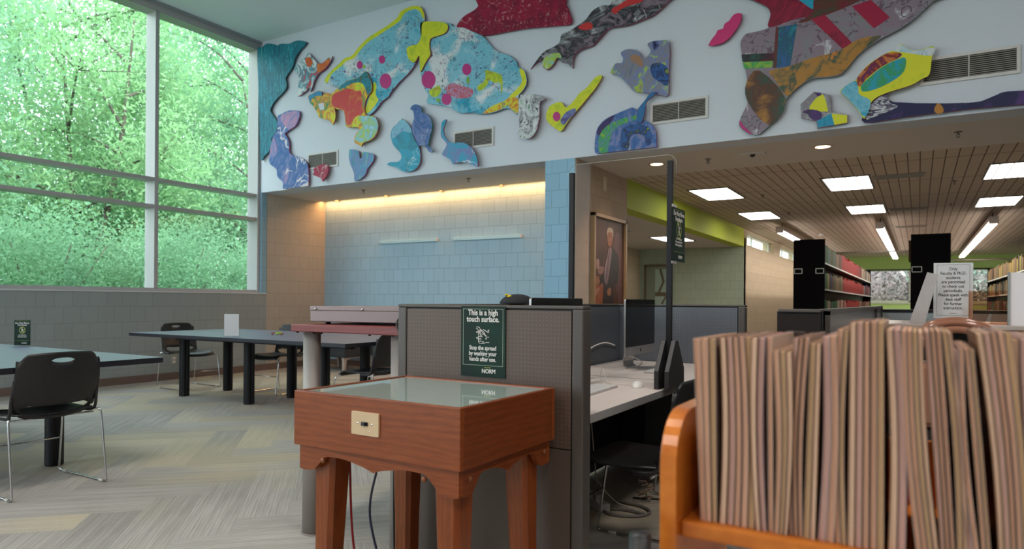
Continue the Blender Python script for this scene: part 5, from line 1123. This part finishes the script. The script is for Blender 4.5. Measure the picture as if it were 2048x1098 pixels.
piece('yellow, cyan and purple piece overlapping the widest vent', ZE, [(885, 570), (985, 505), (1050, 420), (1150, 350), (1215, 320), (1270, 275), (1300, 300), (1360, 320), (1440, 300), (1480, 295), (1465, 370), (1450, 470), (1400, 500), (1330, 540), (1200, 580), (1110, 620), (1070, 670), (1040, 750), (1000, 700), (930, 620)], pm('ycp', ['yel', 'yel', 'yel', 'lime'], scale=3), yf=YM - .075,
      over=[([(890, 572), (980, 510), (1000, 560), (1010, 600), (1080, 640), (1045, 740), (1000, 695), (930, 618)], pm('cyanish', ['cyan', 'ltblue', 'cyan', 'lime'], scale=5)), ([(990, 500), (1050, 425), (1150, 352), (1215, 330), (1275, 340), (1250, 370), (1150, 420), (1050, 500), (1010, 550)], pm('plum', ['purple', 'dred', 'orange', 'purple'], scale=9)), ([(1020, 540), (1060, 500), (1150, 425), (1250, 375), (1300, 370), (1290, 450), (1220, 510), (1120, 560), (1030, 580)], pm('turq', ['cyan', 'green', 'cyan', 'teal'], scale=5)), ([(1220, 320), (1270, 280), (1300, 302), (1360, 322), (1476, 300), (1466, 350), (1380, 345), (1280, 330)], pm('palecyan', ['ltblue', 'white', 'cyan'], scale=7))])
piece('small angular yellow, black and blue piece', ZE, [(635, 660), (720, 580), (825, 600), (830, 700), (935, 725), (935, 775), (740, 810), (735, 765), (640, 745)], pm('angular', ['mauve', 'grey', 'white'], scale=5), n=1,
      over=[([(745, 610), (780, 600), (805, 680), (800, 705), (690, 690)], pm('flatyel', ['yel', 'yel'], scale=4)), ([(830, 718), (930, 728), (930, 775), (850, 790)], pm('flatyel', [])), ([(740, 765), (830, 715), (850, 790), (745, 806)], pm('bluish', ['blue', 'cyan', 'navy'], scale=6)), ([(645, 710), (690, 692), (760, 705), (770, 745), (735, 762), (700, 750), (680, 720)], pm('blackish', ['black', 'purple', 'black'], scale=8)), ([(722, 585), (760, 585), (770, 600), (745, 612)], pm('blackish', []))])
piece('long dark navy wave-shaped piece along the soffit at far right', ZE, [(1040, 775), (1045, 700), (1090, 640), (1150, 600), (1185, 590), (1225, 645), (1700, 650), (1850, 610), (1950, 577), (2250, 575), (2250, 635), (2100, 655), (1700, 690), (1300, 740)], pm('navywave', ['navy', 'navy', 'navy', 'purple'], scale=2.5, fleck=(.30, .28, .35), fs=22, fth=.66),
      over=[([(1480, 700), (1500, 655), (1530, 670), (1540, 705), (1510, 722)], pm('flame', ['orange', 'ochre', 'purple'], scale=8)), ([(1050, 700), (1092, 645), (1150, 605), (1180, 600), (1200, 650), (1250, 670), (1200, 700), (1100, 740), (1050, 755)], pm('greywash', ['mauve', 'navy', 'white', 'purple'], scale=9, stretch=(1, 1, 3)))])

# ------------------------------------------------------------------ outdoors
gr = MB(); gr.box(-60, XO - .01, -30, 60, -.3, -.12); tag(gr.build('lawn', plain('grass', (.05, .14, .025), .9, var=.4, scale=3)), 'green lawn outside the big window', 'grass', kind='stuff')
gr = MB(); gr.box(XO - .01, 30, YF + .26, 60, -.3, -.12); tag(gr.build('lawn', plain('grass', ())), 'green lawn outside the far window', 'grass', kind='stuff')
def leafmat(name, c, tr=.5):
    m = bpy.data.materials.new(name); m.use_nodes = True; nt = m.node_tree; n = nt.nodes; n.clear(); o = n.new('ShaderNodeOutputMaterial')
    nz = noise(nt, worldpos(nt), .9, 3); r = ramp(nt, [(.3, tuple(v * .55 for v in c)), (.7, c)]); nt.links.new(nz, r.inputs[0])
    d = n.new('ShaderNodeBsdfDiffuse'); t_ = n.new('ShaderNodeBsdfTranslucent'); mx = n.new('ShaderNodeMixShader'); mx.inputs[0].default_value = tr
    nt.links.new(r.outputs[0], d.inputs[0]); nt.links.new(r.outputs[0], t_.inputs[0]); nt.links.new(d.outputs[0], mx.inputs[1]); nt.links.new(t_.outputs[0], mx.inputs[2]); nt.links.new(mx.outputs[0], o.inputs[0]); return m
BARK = plain('bark', (.09, .075, .06), .9, var=.4, scale=12)
def leaves(centres, n, size, spread, seed, aspect=.32):
    r = np.random.default_rng(seed); c = centres[r.integers(0, len(centres), n)] + r.normal(0, 1, (n, 3)) * np.array(spread)
    a = r.normal(0, 1, (n, 3)); a[:, 2] -= .3; a /= np.linalg.norm(a, axis=1, keepdims=True); b = np.cross(a, r.normal(0, 1, (n, 3))); b /= np.linalg.norm(b, axis=1, keepdims=True)
    s = size * r.uniform(.6, 1.3, (n, 1)); V = np.stack([c - a * s, c + b * s * aspect, c + a * s, c - b * s * aspect], 1).reshape(-1, 3)
    V[:, 2] = np.maximum(V[:, 2], .0)
    me = bpy.data.meshes.new('foliage'); me.vertices.add(4 * n); me.vertices.foreach_set('co', V.astype(np.float32).ravel()); me.loops.add(4 * n); me.loops.foreach_set('vertex_index', np.arange(4 * n, dtype=np.int32))
    me.polygons.add(n); me.polygons.foreach_set('loop_start', np.arange(0, 4 * n, 4, dtype=np.int32)); me.polygons.foreach_set('loop_total', np.full(n, 4, dtype=np.int32)); me.update(); return me
def make_tree(label, loc, h, rad, n, seed, mat, leaf=.10, group='trees outside the big window', name='leafy_tree'):
    rnd = random.Random(seed); t = thing(name, label, 'tree', loc, 0, group)
    b = MB(); tips = []
    stems = rnd.choice((2, 3, 3))
    for s in range(stems):
        a = 2 * PI * s / stems + rnd.random(); top = Vector((math.cos(a) * rad * .35, math.sin(a) * rad * .35, h * .85)); pts = [Vector((math.cos(a) * .1, math.sin(a) * .1, -.15)), Vector((math.cos(a) * .3, math.sin(a) * .3, h * .25)), top * .6 + Vector((rnd.uniform(-.3, .3), rnd.uniform(-.3, .3), 0)), top]
        sp = spline(pts, 5); b.tube(sp, .1, 8, 0, [.13 * (1 - .85 * k / (len(sp) - 1)) for k in range(len(sp))])
        for k in range(9):
            q = sp[rnd.randint(4, len(sp) - 1)]; aa = rnd.uniform(0, 2 * PI); e = q + Vector((math.cos(aa) * rad * rnd.uniform(.4, .95), math.sin(aa) * rad * rnd.uniform(.4, .95), rnd.uniform(.2, .22 * h)))
            bs = spline([q, (q + e) / 2 + Vector((0, 0, .2)), e], 4); b.tube(bs, .03, 6, 0, [.045 * (1 - .8 * i_ / (len(bs) - 1)) for i_ in range(len(bs))]); tips += bs[3:]
            for _ in range(3):
                e2 = e + Vector((rnd.uniform(-1, 1), rnd.uniform(-1, 1), rnd.uniform(-.5, .9))) * rad * .35; b.tube([bs[-3], e2], .012, 5, 0, [.016, .005]); tips += [e2, (bs[-3] + e2) / 2]
    b.build('trunk', BARK, t)
    me = leaves(np.array([tuple(p) for p in tips]), n, leaf, (rad * .17, rad * .17, rad * .15), seed); me.materials.append(mat); o = bpy.data.objects.new('foliage', me); C.objects.link(o); o.parent = t
    return t
LG1, LG2, LG3 = leafmat('leaf_fresh', (.35, .60, .30)), leafmat('leaf_mid', (.28, .52, .31)), leafmat('leaf_deep', (.18, .42, .20))
protos = [make_tree('tree with spreading stems left of centre in the window', (-17.5, 9.0, -.12), 9.5, 3.2, 30000, 3, LG1, .075),
          make_tree('tree with pale leafy crown filling the right window bay', (-17.0, 14.2, -.12), 9.0, 3.0, 30000, 5, LG2, .075)]
for k, (x, y, s_, lab) in enumerate(((-21, 5.5, 1.15, 'tree at the left edge of the window'), (-25, 12.0, 1.35, 'taller tree behind, seen between the two nearer crowns'), (-23, 19.0, 1.2, 'tree farther back at the right end of the window'), (-15.5, 3.6, .95, 'tree just outside the left frame edge'), (-30, 17, 1.5, 'distant tree behind the right bay'), (-32, 8, 1.5, 'distant tree behind the left bay'))):
    c = dup(protos[k % 2], (x, y, -.12), k * 1.1 + .5, lab); c.scale = (s_, s_, s_)
def make_bush(label, loc, r, h, n, seed, mat, leaf=.06, group='shrubs under the trees', name='shrub'):
    t = thing(name, label, 'shrub', loc, 0, group); rg = np.random.default_rng(seed)
    b = MB()
    for k in range(7):
        a = k * .9; b.tube([(0, 0, -.1), (math.cos(a) * r * .3, math.sin(a) * r * .3, h * .5), (math.cos(a) * r * .6, math.sin(a) * r * .6, h * .85)], .02, 6, 0, [.03, .02, .008])
    b.build('stem', BARK, t)
    cs = rg.normal(0, 1, (160, 3)); cs /= np.linalg.norm(cs, axis=1, keepdims=True); cs *= rg.uniform(.5, 1, (160, 1)); cs = np.abs(cs * [1, 1, 1]) * np.sign(cs) * [r, r, h * .5] + [0, 0, h * .52]
    me = leaves(cs, n, leaf, (r * .16, r * .16, h * .1), seed, .45); me.materials.append(mat); o = bpy.data.objects.new('foliage', me); C.objects.link(o); o.parent = t; return t
b0 = make_bush('dense green shrub low in the left window bay', (-13.5, 6.2, -.12), 1.7, 2.6, 30000, 11, LG2, .038)
for k, (x, y, s_, lab) in enumerate(((-13.8, 8.9, 1.05, 'dense green shrub in the middle below the mullion'), (-13.6, 11.8, 1.0, 'dense green shrub low in the right window bay'), (-16, 15.5, 1.25, 'larger shrub at the right end of the window'), (-13.2, 3.6, 1.0, 'dense green shrub at the left edge of the window'), (-19, 11, 1.6, 'tall shrub behind the middle ones'), (-19, 6.5, 1.6, 'tall shrub behind the left ones'), (-24, 21.5, 1.9, 'tall shrub far back at right'))):
    c = dup(b0, (x, y, -.12), k * 1.3, lab); c.scale = (s_, s_, s_)
RL = leafmat('leaf_reddish', (.50, .40, .42)); GLF = leafmat('leaf_bluegreen', (.50, .72, .60))
f0 = make_bush('reddish-leaved shrub outside the far window, left part', (-1.0, 30.6, -.12), 1.5, 3.1, 9000, 21, RL, .08, 'shrubs outside the far window')
c = dup(f0, (1.9, 31.2, -.12), 1.2, 'reddish-leaved shrub outside the far window, right part')
f1 = make_bush('blue-green shrub outside the far window, centre', (.6, 31.8, -.12), 1.9, 3.8, 12000, 23, GLF, .09, 'shrubs outside the far window')
dup(f1, (-2.6, 32.2, -.12), 2, 'blue-green shrub outside the far window, far left'); dup(f1, (3.2, 32.8, -.12), 3, 'blue-green shrub outside the far window, far right')
